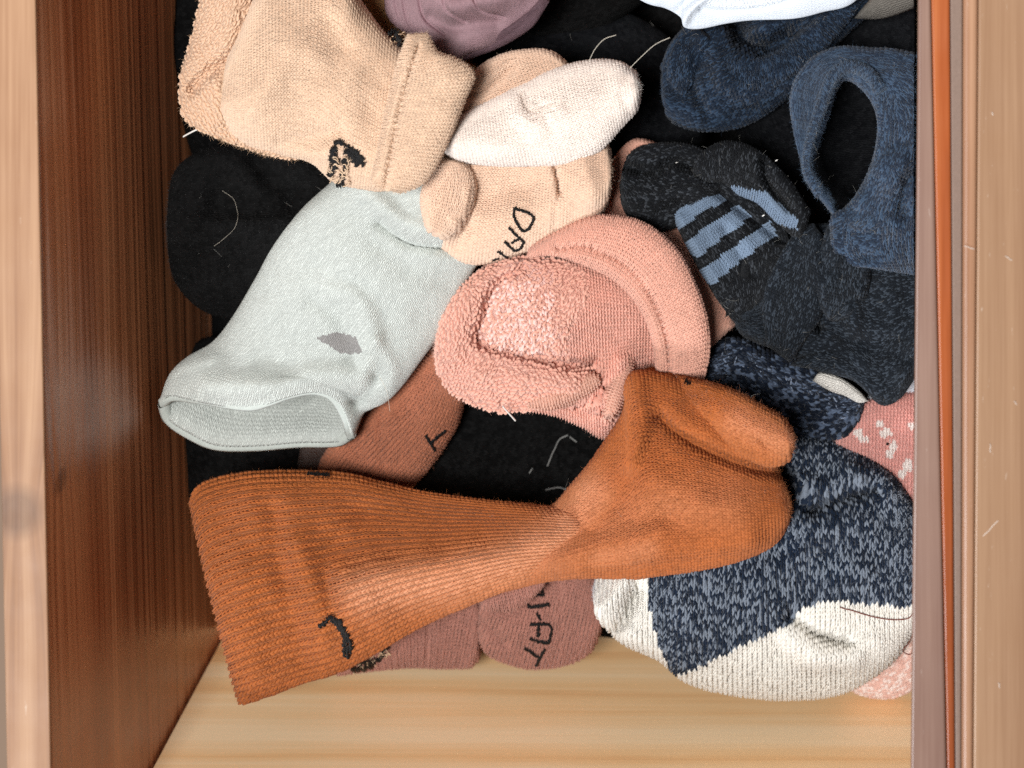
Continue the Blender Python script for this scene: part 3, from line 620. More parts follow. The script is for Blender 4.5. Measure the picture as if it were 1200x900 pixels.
# ------------------------------------------------------------------ dusty rose sock ball at the bottom
t = thing('sock_ball', 'dusty rose rolled sock pair, black lettered, half under the rust sock', 'rolled sock pair', 590, 730, .03)
a = loft('leg', t, K_MAUVE, [(395, 790), (430, 730), (480, 700), (540, 680), (558, 690), (563, 730)], [(395, 790), (430, 786), (480, 782), (520, 783), (550, 781), (562, 768)], .030, .018, hb=.008, swap=True, stitch='jersey', wale=4.4,
         feats=[('v', [(505, 690), (502, 740), (500, 785)], 3, -.0012), ('dots', [(510, 700), (507, 785)], 3, .0008, 6)], seed=3, rib=(2, .0006, 0, 1))
b = loft('foot', t, K_MAUVE, [(563, 700), (580, 672), (620, 655), (665, 650), (692, 665), (704, 692), (706, 725)], [(563, 700), (563, 740), (570, 764), (590, 776), (625, 784), (665, 778), (692, 760), (706, 725)], .036, .022, hb=.010, stitch='jersey', wale=4.4,
         feats=[('v', [(564, 708), (585, 712), (606, 708), (622, 696), (640, 682)], 5, -.006), ('v', [(565, 722), (578, 735), (592, 752)], 7, -.003), ('v', [(655, 675), (657, 720), (652, 775)], 3, -.0010), ('v', [(590, 690), (625, 680)], 9, .003), ('v', [(600, 735), (630, 740)], 15, .002)], seed=9, noise=(.0012, 40), swap=True)
stitched('letter', t, M_EMB, [b], [[(620, 710), (644, 707)]], 4.4)
stitched('letter', t, M_EMB, [b], [[(630, 717), (634, 725)]], 3)
stitched('letter', t, M_EMB, [b], [[(622, 731), (644, 731), (645, 744), (641, 751), (622, 746)], [(632, 732), (631, 743)]], 3.4)
stitched('letter', t, M_EMB, [b], [[(616, 757), (634, 769)], [(639, 758), (629, 777)]], 3.6)
stitched('letter', t, M_EMB, [b], [[(618, 700), (632, 692), (638, 697), (622, 699)], [(628, 690), (637, 690)]], 3.4)
stitched('logo_patch', t, M_EMB, [a], [[(412, 782), (432, 778), (446, 768), (456, 752)], [(420, 775), (440, 772)], [(459, 750), (462, 745)]], 6, .5)
for k in range(14):
    x0 = RNG.uniform(410, 455); y0 = 790 - (x0 - 405) * .5 + RNG.uniform(-6, 3); thread('loose_loop', t, M_TANTH, [(x0, y0), (x0 + RNG.uniform(1, 5), y0 + RNG.uniform(-6, 2)), (x0 + RNG.uniform(4, 9), y0 + RNG.uniform(-4, 3))], 0, .00018, n=8, surf=[a], lift=.0012)
c_ = loft('fold', t, K_MAUVE, [(564, 702), (582, 688), (612, 680), (640, 672)], [(564, 712), (588, 717), (612, 711), (640, 684)], .060, .008, hb=.01, stitch='jersey', wale=4.2, course=3.8, seed=91, noise=(.001, 30), swap=True)
fuzz(t, a, 2500, fz('rose', (190, 130, 110)), (2, 4)); fuzz(t, b, 4500, fz('rose pale', (192, 132, 114)), (2, 4))

# ------------------------------------------------------------------ pale pink knit at the bottom right and dotted pink sock
t = thing('sock', 'pale pink marled sock showing below the cream heel in the bottom right corner', 'sock', 1040, 780, .03)
o = loft('foot', t, K_PALEP, [(985, 800), (1000, 750), (1040, 710), (1110, 690)], [(985, 800), (1010, 812), (1035, 817), (1060, 812), (1110, 780)], .036, .012, hb=.006, stitch='jersey', wale=5.5, course=4.6); fuzz(t, o, 2500, fz('pale pink', (235, 205, 195)), (2, 5))
t = thing('sock', 'white sock glimpsed in the gap by the right rim, above the dotted pink sock', 'sock', 1055, 450, .05)
loft('foot', t, K_COTTON, [(1015, 470), (1030, 420), (1060, 400), (1110, 400)], [(1015, 470), (1035, 490), (1060, 490), (1110, 480)], .045, .012)
t = thing('sock', 'pink fuzzy sock with small white dots beside the right rim, above the marled sock', 'sock', 1040, 520, .05)
dots = []
for cx, cy, rx, ry in ((1031, 498, 5, 5), (1037, 508, 8, 5), (1046, 524, 5, 7), (1042, 532, 5, 4), (1006, 508, 6, 5), (1012, 515, 6, 4), (1063, 545, 6, 8), (1068, 500, 5, 4), (1056, 556, 6, 5)):
    dots.append([(cx + rx * math.cos(k * .7), cy + ry * math.sin(k * .7)) for k in range(9)])
o = loft('foot', t, K_DOTP, [(975, 520), (990, 492), (1012, 473), (1040, 462), (1110, 460)], [(975, 520), (990, 560), (1030, 600), (1060, 620), (1110, 620)], .052, .018, hb=.008, zones=[dots], stitch='purl', wale=4.6, seed=5); fuzz(t, o, 5000, fz('pink dotted', (236, 190, 182)), (2, 5))
sp = thread('lint_speck', t, M_EMB, [(1039, 518), (1041, 519)], 0, .0006, n=4, surf=[o])

# ------------------------------------------------------------------ marled pair
t = thing('sock', 'dark navy marled sock with a cream rim, curled above the lighter marled ball', 'sock', 920, 465, .05)
a = loft('foot', t, K_MARLD, [(812, 450), (828, 412), (862, 398), (905, 414), (950, 430), (985, 444), (1013, 468)], [(812, 450), (850, 480), (890, 500), (925, 525), (965, 524), (995, 512), (1013, 468)], .056, .020, hb=.01, stitch='jersey', wale=6.5, course=6,
         feats=[('v', [(860, 440), (900, 470), (940, 500)], 10, -.003)], noise=(.003, 35), seed=2)
b = loft('rim', t, K_CREAM, [(952, 446), (962, 436), (985, 442), (1005, 456), (1018, 470)], [(952, 446), (972, 458), (990, 464), (1006, 472), (1018, 470)], .072, .005, hb=.003)
def mdir(g): return .9 + 2.2 * vnoise(np.array([g[0] / 45]), np.array([g[1] / 45]), 3)[0]
loops(t, a, plain('pale marl yarn', (120, 132, 152), .9, .2), 8, (8, 2.0, 2.4), name='knit_loops', dirf=mdir, thin=.45, seed=5)
loops(t, a, plain('dark marl yarn', (24, 34, 50), .9, .2), 5.2, (8, 2.6, 2.8), name='knit_loops', dirf=mdir, seed=8)
fuzz(t, a, 3500, fz('marl', (70, 80, 96)), (2, 5))
t = thing('sock_ball', 'big rolled navy and white marl sock with cream toe, bottom right', 'rolled sock pair', 900, 690, .05)
navy = [(762, 620), (764, 700), (775, 748), (790, 788), (830, 774), (862, 757), (890, 745), (925, 728), (938, 712), (950, 706), (985, 703), (1030, 706), (1110, 712), (1110, 480), (762, 480)]
full = [(600, 400), (1200, 400), (1200, 900), (600, 900)]
a = loft('foot', t, K_MARL, [(698, 690), (715, 650), (770, 610), (840, 560), (905, 525), (945, 513), (990, 524), (1030, 546), (1062, 582), (1095, 640)], [(698, 690), (706, 722), (730, 750), (775, 772), (808, 798), (860, 812), (925, 818), (985, 811), (1030, 785), (1060, 752), (1095, 690)], .060, .032, hb=.012, stitch='jersey', swap=True, invert=True, fat=1.18, wale=5.6, course=4.7, seed=12,
         zones=[[navy]], feats=[('v', [(915, 545), (928, 575), (950, 600), (985, 585), (1020, 578)], 10, -.011), ('v', [(940, 570), (965, 575), (1000, 560)], 12, .005), ('v', [(960, 625), (930, 660), (895, 690)], 20, .004), ('v', [(945, 530), (990, 550), (1030, 570)], 16, .004), ('v', [(722, 738), (738, 718), (752, 690)], 8, -.009), ('v', [(712, 712), (724, 700), (738, 680)], 9, .004), ('v', [(745, 740), (762, 752)], 8, .003),
                ('s', [(880, 690), (930, 660), (975, 625)], 8, -.004, 50), ('v', [(925, 720), (950, 738), (990, 750)], 8, -.007), ('v', [(930, 745), (960, 765), (1000, 770)], 12, .004), ('v', [(960, 770), (1020, 750)], 14, .003), ('v', [(800, 690), (815, 740)], 14, .002), ('s', [(764, 690), (775, 748), (790, 788), (840, 770), (890, 745), (930, 722), (952, 705), (1068, 709)], 1.5, -.0012, 22)], noise=(.0035, 70))
fuzz(t, a, 9000, fz('marl ball', (190, 192, 198)), (2, 4.5))
thread('loose_thread', t, M_REDTH, [(985, 706), (1010, 716), (1040, 722), (1062, 720), (1070, 712)], 0, .00022, surf=[a], lift=.002)
thread('loose_thread', t, M_REDTH, [(1068, 735), (1062, 748), (1055, 758), (1064, 762), (1068, 750)], 0, .00022, surf=[a], lift=.002)

# ------------------------------------------------------------------ pale mint sock
t = thing('sock', 'pale mint grey sock with an open cuff and one small grey diamond', 'sock', 370, 380, .07)
diamond = [(372, 393), (385, 389), (400, 388), (412, 390), (422, 398), (426, 410), (415, 413), (400, 411), (388, 404)]
mint = loft('leg', t, K_MINT, [(445, 150), (400, 205), (357, 245), (325, 285), (300, 330), (273, 375), (250, 403), (220, 421), (201, 440), (190, 468)],
            [(610, 245), (572, 290), (548, 325), (520, 380), (492, 420), (470, 450), (452, 468), (436, 476), (424, 484), (413, 512)], [.072, .072, .07, .068, .066], .024, hb=.030, stitch='jersey', wale=4.2, course=3.6, taper=(.1, 0),
            lip=dict(w=.22, top=[(190, 468), (205, 462), (240, 467), (290, 474), (315, 469), (340, 460), (368, 455), (390, 462), (404, 482), (413, 512)], bot=[(190, 468), (198, 490), (225, 508), (255, 521), (300, 522), (350, 518), (395, 517), (413, 512)], ht=.028, hb=-.002),
            feats=[('v', [(385, 342), (410, 345), (426, 360), (434, 388), (430, 420)], 12, .0026), ('v', [(375, 350), (395, 365), (405, 385)], 14, -.002), ('v', [(250, 450), (320, 450), (370, 438), (425, 440)], 13, .004), ('v', [(215, 432), (250, 420)], 8, .002),
                   ('v', [(445, 262), (480, 285), (530, 292)], 8, -.004), ('v', [(420, 260), (470, 300), (520, 330)], 20, -.002), ('v', [(430, 230), (470, 265), (520, 275)], 11, .003), ('v', [(440, 440), (430, 455), (415, 470)], 8, -.003), ('v', [(440, 400), (458, 430), (455, 455)], 9, .002)],
            zones=[[diamond]], seed=8, noise=(.0016, 60))
M_RIM = plain('mint cuff edge', (198, 205, 199), .95, .1, .2)
thread('cuff_rim', t, M_RIM, [(192, 470), (206, 463), (240, 467), (290, 474), (315, 469), (340, 460), (368, 455), (390, 462), (404, 482), (412, 508)], [.067, .074, .082, .086, .087, .087, .086, .082, .076, .068], .0028, n=60)
thread('cuff_rim', t, M_RIM, [(192, 472), (199, 490), (225, 508), (255, 520), (300, 521), (350, 517), (395, 516), (411, 508)], [.066, .062, .059, .058, .057, .058, .060, .066], .0030, n=60)
b = loft('heel_fold', t, K_MINT, [(476, 285), (471, 265), (476, 248), (490, 238), (512, 240)], [(500, 290), (483, 272), (485, 258), (495, 250), (512, 254)], .086, .004, hb=.004, wale=4)
for x, y in ((462, 268), (440, 245), (500, 300), (355, 367), (495, 361), (430, 235), (455, 248)):
    thread('lint_speck', t, M_EMB, [(x, y), (x + 1.4, y + .8)], 0, .0003, n=3, surf=[mint], lift=.0003)
fuzz(t, mint, 4000, fz('mint', (220, 226, 220)), (1.5, 3.5), r=.00002)
thread('loose_hair', t, M_HAIR, [(444, 440), (453, 458), (457, 482)], .092, .00007)

# ------------------------------------------------------------------ coral terry ball
t = thing('sock_ball', 'coral pink rolled sock pair with terry toe and folded cuff, mid heap', 'rolled sock pair', 680, 380, .07)
lp = loft('inner_sock', t, K_PINKF, [(716, 300), (711, 262), (711, 230), (716, 200), (727, 178), (746, 165), (775, 172)], [(775, 300), (748, 255), (737, 225), (742, 198), (756, 184), (768, 180), (778, 182)], .062, .008, hb=.006, stitch='jersey', wale=4.2, label='loop of the same pink sock showing behind')
bk = loft('inner_leg', t, K_PINKF, [(740, 240), (775, 258), (805, 268), (825, 300), (846, 345), (861, 380)], [(740, 240), (760, 330), (790, 400), (812, 440), (835, 405), (861, 380)], .062, .009, hb=.006, stitch='jersey', wale=4.2, course=4)
cuff = loft('cuff', t, K_PINK, [(618, 300), (650, 299), (685, 310), (720, 328), (748, 358), (764, 395), (770, 440), (766, 480)], [(618, 290), (650, 273), (688, 256), (722, 254), (757, 263), (792, 292), (813, 330), (827, 370), (830, 410), (822, 445), (806, 480)], [.084, .090, .093, .088, .068], [.008, .010, .011, .010, .008], hb=.012, p=.32, swap=True, stitch='jersey', wale=4.6, course=4.2, taper=(.05, .05),
             feats=[('v', [(655, 291), (690, 290), (735, 313), (762, 345), (780, 390), (786, 440)], 3.5, -.0012), ('dots', [(655, 291), (690, 290), (735, 313), (762, 345), (780, 390), (786, 440)], 4, -.0014, 8), ('v', [(650, 300), (688, 302), (726, 323), (752, 352), (769, 392), (774, 440)], 4, .0012)], seed=3, noise=(.001, 60))
TERRY = [(505, 400), (515, 350), (560, 312), (600, 290), (650, 302), (685, 320), (690, 350), (668, 385), (664, 418), (700, 432), (700, 445), (650, 470), (600, 488), (560, 480), (515, 455)]
body = loft('toe', t, K_PINKT, [(512, 408), (517, 375), (533, 345), (560, 320), (590, 302), (620, 300), (655, 302), (692, 308), (735, 322), (775, 345), (800, 370)], [(512, 408), (514, 434), (526, 456), (550, 471), (580, 482), (612, 481), (650, 487), (682, 500), (712, 514), (745, 480), (800, 440)], [.074, .074, .074, .070, .064], [.014, .024, .026, .020, .006], hb=.012, stitch='purl', bare=TERRY, wale=4.2, course=3.6, seed=14,
            feats=[('v', [(613, 316), (592, 327), (578, 345), (570, 370), (562, 398), (580, 409), (620, 418), (670, 428), (695, 425)], 6, -.0065), ('v', [(600, 310), (562, 340), (540, 380), (530, 420)], 15, .003), ('v', [(560, 440), (610, 445), (670, 450)], 14, .0045),
                   ('v', [(695, 436), (706, 448), (704, 462), (672, 474)], 4, -.006), ('v', [(702, 480), (716, 488), (735, 492)], 4, -.006), ('v', [(728, 425), (722, 450), (705, 470)], 9, .0045), ('v', [(590, 470), (650, 470), (690, 485)], 6, -.003), ('v', [(620, 370), (660, 370)], 30, .002)], noise=(.0016, 50), worn=[([(600, 350), (600, 395), (630, 400)], 24, .9), ([(610, 318), (640, 330)], 14, .7)])
kn = loft('fold', t, K_PINKF, [(612, 474), (640, 458), (668, 444), (690, 434), (706, 444)], [(612, 476), (645, 480), (675, 474), (698, 462), (706, 444)], [.070, .080, .082, .080], .015, hb=.02, stitch='purl', wale=3.8, course=3.4, seed=81, noise=(.001, 30))
kn2 = loft('fold', t, K_PINKF, [(738, 400), (722, 420), (712, 445), (704, 470), (712, 490)], [(738, 400), (746, 425), (740, 455), (730, 480), (712, 490)], [.066, .076, .080, .078], .018, hb=.02, stitch='purl', wale=3.8, course=3.4, seed=82, noise=(.001, 30))
terry = TERRY
def rdir(g): return math.atan2(-(g[1] - 390), g[0] - 610) + math.pi / 2 if (g[0] - 610) ** 2 + (g[1] - 375) ** 2 > 3000 else RNG.uniform(0, 3.1)
M_PT = plain('coral terry loops', (228, 174, 155), .9, .3, .2); M_PT2 = plain('pale coral terry loops', (240, 202, 192), .9, .3, .2)
pale = [(563, 402), (572, 360), (590, 330), (625, 330), (650, 345), (650, 400), (620, 415)]
loops(t, body, M_PT, 4.9, (6.0, 3.1, 4.4), terry, seed=3, dirf=rdir, name='terry_loops')
loops(t, body, M_PT2, 5.2, (5.6, 3.4, 5.4), pale, seed=13, dirf=rdir, name='terry_loops', thin=.25)
fuzz(t, cuff, 5000, fz('coral', (240, 190, 170)), (2, 4)); fuzz(t, body, 6000, fz('coral pale', (244, 200, 184)), (3, 6)); fuzz(t, bk, 1500, fz('coral back', (235, 185, 165)), (2, 4))
thread('loose_thread', t, M_WTH, [(589, 476), (596, 484), (604, 493)], [.09, .088, .086], .00035)

# ------------------------------------------------------------------ striped sock and the blue and charcoal ones
t = thing('sock', 'charcoal sock with three light blue stripes, crumpled right of the pink ball', 'sock', 830, 260, .07)
s1 = [(786, 254), (812, 234), (836, 222), (850, 236), (822, 250), (797, 270)]; s2 = [(800, 287), (830, 264), (866, 240), (884, 252), (850, 276), (818, 302)]; s3 = [(820, 317), (866, 284), (902, 258), (912, 274), (874, 300), (834, 334)]; s4 = [(856, 217), (897, 225), (934, 256), (934, 268), (912, 262), (886, 238), (860, 231)]
a = loft('foot', t, K_STRIPE, [(729, 208), (735, 187), (757, 172), (800, 169), (832, 182), (856, 205)], [(729, 208), (732, 240), (745, 262), (768, 271), (795, 264), (830, 250)], .072, .016, hb=.008, stitch='jersey', wale=3.4, course=3.4, zones=[[]],
         feats=[('v', [(735, 196), (765, 200), (795, 190), (835, 205)], 9, -.008), ('v', [(745, 232), (780, 225), (815, 218)], 12, .004), ('v', [(770, 250), (800, 235)], 6, -.002)], seed=3, noise=(.0014, 40))
g1 = [(760, 263), (905, 163), (905, 181), (760, 281)]; st_ = []
a2 = loft('leg', t, K_STRIPE, [(780, 236), (789, 253), (806, 288), (822, 318), (842, 350), (864, 380)], [(832, 205), (850, 214), (882, 236), (908, 258), (925, 285), (905, 345)], .078, .011, hb=.008, stitch='jersey', wale=3.4, course=3.4, taper=(.2, .1),
          zones=[[s1, s2, s3]], feats=[('v', [(838, 222), (855, 236), (890, 262), (915, 280)], 9, -.006), ('v', [(800, 262), (840, 330)], 10, .003), ('v', [(850, 270), (880, 320)], 8, -.003)], seed=23, noise=(.0012, 35))
b = loft('cuff', t, K_STRIPE, [(812, 200), (825, 178), (850, 166), (880, 172), (905, 190), (928, 215), (950, 250)], [(812, 200), (828, 212), (850, 214), (866, 228), (888, 238), (912, 262), (940, 285)], .084, .012, hb=.006, stitch='jersey', wale=3.4, course=3.4, zones=[[s4]], swap=True, seed=5, feats=[('v', [(895, 190), (900, 215), (925, 245)], 6, -.006)])
c_ = loft('heel', t, K_STRIPE, [(850, 372), (858, 330), (872, 300), (900, 285), (930, 285)], [(850, 372), (868, 360), (885, 335), (905, 318), (940, 300)], .078, .010, hb=.006, wale=3.4, zones=[[]], feats=[('v', [(885, 330), (890, 305), (915, 295)], 5, -.005)])
fuzz(t, a, 1500, fz('charcoal', (80, 84, 90)), (2, 4), r=.00002); fuzz(t, a2, 1000, fz('charcoal grey', (80, 84, 90)), (2, 4), r=.00002)
for x, y in ((895, 251), (907, 191), (792, 190)): thread('lint_speck', t, M_WTH, [(x, y), (x + 2.5, y - 1.5)], 0, .0003, n=4, surf=[a, b])
t = thing('sock', 'smooth charcoal sock with a knotted fold, under the denim blue sock by the right rim', 'sock', 970, 370, .07)
a = loft('leg', t, K_CHAR, [(860, 375), (878, 340), (905, 305), (935, 272), (980, 262), (1030, 262), (1100, 290)], [(860, 375), (872, 392), (908, 408), (950, 424), (990, 436), (1014, 455), (1033, 473), (1053, 466), (1072, 440), (1100, 400)], .072, .020, hb=.012, stitch='jersey', wale=3.2, course=3.2, seed=7,
         feats=[('s', [(945, 275), (962, 320), (962, 360), (940, 400), (920, 425)], 4, -.005, 32), ('v', [(950, 372), (962, 385)], 7, -.009), ('v', [(905, 300), (935, 340), (925, 380), (905, 405)], 9, -.003), ('v', [(985, 330), (1000, 355), (1000, 385)], 9, .003), ('v', [(955, 345), (1000, 395), (1060, 405)], 12, -.003), ('v', [(1072, 395), (1058, 440), (1030, 465)], 8, .003)], noise=(.003, 40))
b = loft('foot', t, K_CHAR, [(900, 405), (895, 350), (912, 305), (935, 272), (955, 262)], [(925, 425), (945, 395), (962, 370), (968, 330), (965, 275)], .084, .010, hb=.008, stitch='jersey', wale=3.2, course=3.2, seed=2)
c_ = loft('fold', t, K_CHAR, [(972, 262), (960, 300), (957, 330), (962, 356), (974, 376)], [(1005, 270), (1018, 300), (1018, 335), (1006, 362), (974, 376)], .088, .009, hb=.012, stitch='jersey', wale=3.4, course=3.4, seed=71, noise=(.002, 26))
d_ = loft('fold', t, K_CHAR, [(925, 428), (960, 412), (1000, 405), (1040, 385), (1085, 350)], [(955, 432), (1000, 444), (1034, 470), (1060, 452), (1090, 400)], .080, .009, hb=.012, stitch='jersey', wale=3.2, course=3.2, seed=72, noise=(.002, 30))
fuzz(t, a, 2500, fz('slate', (90, 100, 112)), (2, 4), r=.00002)
t = thing('sock', 'fuzzy denim blue sock with a drooping loop of cuff, beside the right rim', 'sock', 1010, 180, .09)
a = loft('cuff', t, K_DENIM, [(985, 262), (962, 232), (945, 210), (938, 185), (930, 150), (927, 115), (936, 88), (957, 66), (985, 56), (1020, 58), (1060, 62), (1110, 80), (1115, 150), (1112, 230), (1100, 330)], [(975, 235), (966, 218), (955, 203), (954, 185), (962, 160), (972, 132), (979, 107), (989, 93), (1003, 97), (1018, 112), (1028, 132), (1030, 160), (1020, 198), (1002, 232), (975, 262), (973, 290), (987, 307), (1010, 309)], [.082, .085, .088, .088, .086], [.006, .008, .012, .018, .018], hb=.008, stitch='jersey', wale=5, course=4.2, seed=3, taper=(.03, .06),
         feats=[('v', [(1000, 240), (1020, 270), (1020, 300)], 9, -.004), ('v', [(1060, 130), (1045, 190), (1040, 260)], 16, .003), ('v', [(1075, 190), (1060, 215), (1055, 250)], 7, -.005), ('v', [(985, 262), (1000, 290)], 9, .003)], noise=(.003, 40))
b = loft('fold', t, K_DENIM, [(1034, 84), (1029, 120), (1030, 160), (1020, 205), (1000, 245), (985, 262)], [(1062, 84), (1064, 130), (1060, 180), (1052, 225), (1032, 262), (1005, 280)], .094, .009, hb=.010, stitch='jersey', wale=4.6, course=4.0, seed=33, noise=(.002, 30))
c_ = loft('fold', t, K_DENIM, [(972, 262), (985, 248), (1010, 246), (1040, 250), (1060, 240)], [(974, 288), (988, 302), (1012, 300), (1040, 290), (1066, 270)], .092, .009, hb=.010, stitch='jersey', wale=4.6, course=4.0, seed=35, noise=(.002, 30))
r_ = loft('rolled_edge', t, K_DENIM, [(965, 222), (952, 200), (951, 180), (960, 150), (971, 122), (980, 98), (994, 85), (1012, 92), (1028, 112)], [(958, 232), (943, 206), (942, 180), (950, 145), (960, 115), (970, 88), (990, 72), (1018, 78), (1040, 104)], .101, .006, hb=.006, stitch='jersey', swap=True, wale=4.0, course=3.6, seed=37, noise=(.001, 30))
fuzz(t, a, 13000, fz('denim', (84, 106, 130)), (2, 5)); fuzz(t, b, 4000, fz('denim fold', (90, 110, 134)), (2, 5)); fuzz(t, r_, 4000, fz('denim edge', (96, 118, 142)), (2, 5))
t = thing('sock', 'dark navy ribbed sock bunched below the white cloth at the top right', 'sock', 880, 90, .06)
a = loft('leg', t, K_NAVY, [(777, 105), (781, 70), (795, 42), (830, 15), (880, 0), (940, -10), (1010, -25)], [(777, 105), (788, 136), (815, 150), (850, 151), (882, 142), (915, 120), (948, 88), (985, 45), (1030, 5)], .062, .022, hb=.012, stitch='jersey', wale=4.8, course=4, seed=5,
         feats=[('v', [(862, 28), (875, 48), (900, 54), (925, 44)], 15, -.018), ('v', [(850, 40), (865, 68), (900, 80), (930, 62)], 7, .003), ('v', [(840, 60), (850, 90), (880, 105)], 12, .004), ('v', [(800, 60), (812, 100), (830, 130)], 7, -.003), ('v', [(900, 95), (935, 65), (960, 30)], 10, .003)], rib=(2, .0007, 0, 1), noise=(.003, 45))
b = loft('fold', t, K_NAVY, [(838, 50), (858, 66), (890, 68), (925, 52), (958, 20), (985, -5)], [(826, 78), (852, 100), (895, 104), (945, 78), (990, 32), (1012, 0)], .080, .010, hb=.012, stitch='jersey', wale=4.4, course=3.8, seed=45, noise=(.003, 28), swap=True)
c_ = loft('fold', t, K_NAVY, [(783, 96), (786, 66), (800, 44), (822, 34)], [(800, 118), (812, 95), (822, 70), (838, 48)], .078, .007, hb=.01, stitch='jersey', wale=4.4, course=3.8, seed=46, noise=(.002, 28))
fuzz(t, a, 4000, fz('navy', (60, 78, 100)), (2, 5)); fuzz(t, b, 2500, fz('navy fold', (70, 88, 110)), (2, 5))
t = thing('cloth', 'white jersey garment with a lacy elastic edge at the top right', 'garment', 870, 5, .09)
a = loft('hem', t, K_COTTON, [(700, -35), (760, -50), (860, -60), (950, -60), (1040, -40)], [(700, -35), (752, 1), (780, 10), (797, 20), (802, 32), (820, 34), (850, 28), (880, 24), (930, 22), (965, 14), (1000, 3), (1040, -40)], .095, .010, hb=.004, p=.6,
         feats=[('v', [(800, 30), (810, 12), (830, -5)], 5, .003), ('v', [(822, 10), (850, 13), (890, 10), (930, 0)], 3, -.0016), ('v', [(792, 15), (802, 5), (815, -8)], 4, -.002)], noise=(.002, 60))
loops(t, a, plain('lace thread', (236, 242, 250), .8, .1), 4.5, (3.6, 1.8, 1.8), [(825, -10), (830, 5), (850, 9), (890, 8), (925, 1), (940, -10)], name='lace', dirf=lambda g: .6)
t = thing('cloth', 'mauve ribbed garment with a dark stitched hem at the top', 'garment', 545, 20, .07)
a = loft('body', t, K_MAUVEC, [(430, -60), (448, -10), (452, 15), (462, 30), (485, 45), (510, 58), (530, 72)], [(700, -60), (660, -25), (640, 8), (622, 30), (600, 45), (570, 60), (530, 72)], .075, .016, hb=.006, swap=False, wale=3,
         feats=[('v', [(463, 0), (468, 20), (475, 35)], 2.5, -.0012), ('v', [(472, -5), (478, 25), (490, 42)], 2, -.001), ('v', [(530, 10), (560, 5), (600, -5)], 14, .005), ('v', [(505, 20), (530, 30), (580, 25)], 9, -.003), ('v', [(490, -10), (497, 20), (520, 40)], 2, -.0015), ('v', [(520, -20), (522, 10), (545, 25)], 2, -.0015), ('v', [(550, -20), (560, 10), (590, 20)], 2, -.0015)], noise=(.002, 40))
b = loft('hem', t, knit('dark mauve hem', (112, 86, 94), depth=.0005, sheen=.1), [(500, 52), (530, 54), (565, 43), (595, 30), (620, 12), (636, -5)], [(506, 62), (530, 74), (572, 62), (603, 47), (626, 30), (644, 2)], .082, .004, hb=.003, wale=3, feats=[('v', [(510, 62), (540, 62), (590, 45), (630, 10)], 1.5, -.0014)])

# ------------------------------------------------------------------ tan ball
t = thing('sock_ball', 'tan and peach rolled sock pair with terry fold and white toe, top left', 'rolled sock pair', 450, 130, .085)
low = loft('foot', t, K_PEACH, [(500, 205), (515, 180), (560, 155), (610, 150), (660, 155), (700, 158), (713, 178), (715, 200)], [(500, 205), (497, 245), (508, 272), (526, 295), (548, 307), (578, 306), (615, 294), (652, 279), (690, 262), (710, 238), (715, 200)], .080, .020, hb=.012, stitch='jersey', wale=4.0, course=3.6, seed=11,
           feats=[('s', [(556, 195), (556, 215), (552, 240), (540, 262), (525, 280)], 3, .006, 34), ('v', [(548, 262), (536, 285)], 10, -.002), ('v', [(649, 193), (653, 210), (655, 228)], 3, -.0045), ('v', [(650, 235), (648, 275)], 3, -.0008), ('v', [(575, 225), (620, 215)], 22, -.003), ('v', [(680, 190), (690, 230)], 14, .003), ('v', [(515, 230), (525, 260)], 14, .003)], noise=(.0012, 50))
fold = loft('fold', t, K_PEACH, [(522, 186), (504, 204), (494, 226), (496, 252), (506, 272)], [(522, 186), (546, 194), (557, 213), (555, 238), (545, 258), (526, 276), (506, 272)], .094, .013, hb=.012, stitch='jersey', wale=4.0, course=3.6, seed=61, noise=(.0006, 40))
rear = loft('heel', t, K_PEACH, [(530, 140), (546, 105), (556, 85), (580, 68), (610, 60), (642, 61), (670, 80)], [(530, 140), (570, 150), (620, 140), (655, 115), (670, 80)], .086, .012, hb=.008, stitch='jersey', wale=4, course=3.6, feats=[('v', [(545, 115), (570, 105), (600, 80)], 7, -.003)])
toe = loft('toe', t, K_WHITE, [(515, 165), (530, 148), (548, 132), (575, 117), (612, 98), (650, 81), (690, 72), (722, 73), (742, 86), (750, 102)], [(515, 165), (530, 182), (552, 190), (585, 193), (630, 193), (668, 190), (700, 178), (726, 150), (744, 128), (750, 102)], .092, .021, hb=.010, stitch='jersey', wale=4.0, course=3.6, seed=21, label='creamy white toe',
           feats=[('v', [(613, 112), (618, 128), (630, 130), (645, 124)], 3.5, -.002), ('v', [(600, 120), (625, 145), (655, 130)], 9, .0015), ('v', [(735, 85), (728, 110), (735, 130)], 6, -.001), ('v', [(630, 120), (645, 150)], 5, -.0008)], noise=(.0010, 45))
terryb = loft('terry_fold', t, K_TERRYTAN, [(245, -40), (230, 20), (220, 60), (211, 88), (211, 115), (216, 138), (235, 152), (265, 164)], [(330, -40), (330, 20), (320, 60), (330, 100), (350, 140), (370, 175), (345, 186), (310, 180)], .088, .016, hb=.010, wale=5, course=4.5, seed=4,
              feats=[('v', [(225, 105), (250, 80), (285, 60), (305, 15)], 7, -.006), ('v', [(272, 20), (262, 55)], 12, .003), ('v', [(255, 100), (260, 140)], 12, .003), ('v', [(303, 0), (306, 25)], 6, -.005)], noise=(.002, 40))
terrypoly = [(200, -30), (325, -30), (320, 20), (290, 40), (275, 70), (268, 110), (275, 150), (310, 172), (350, 178), (350, 190), (290, 190), (200, 160)]
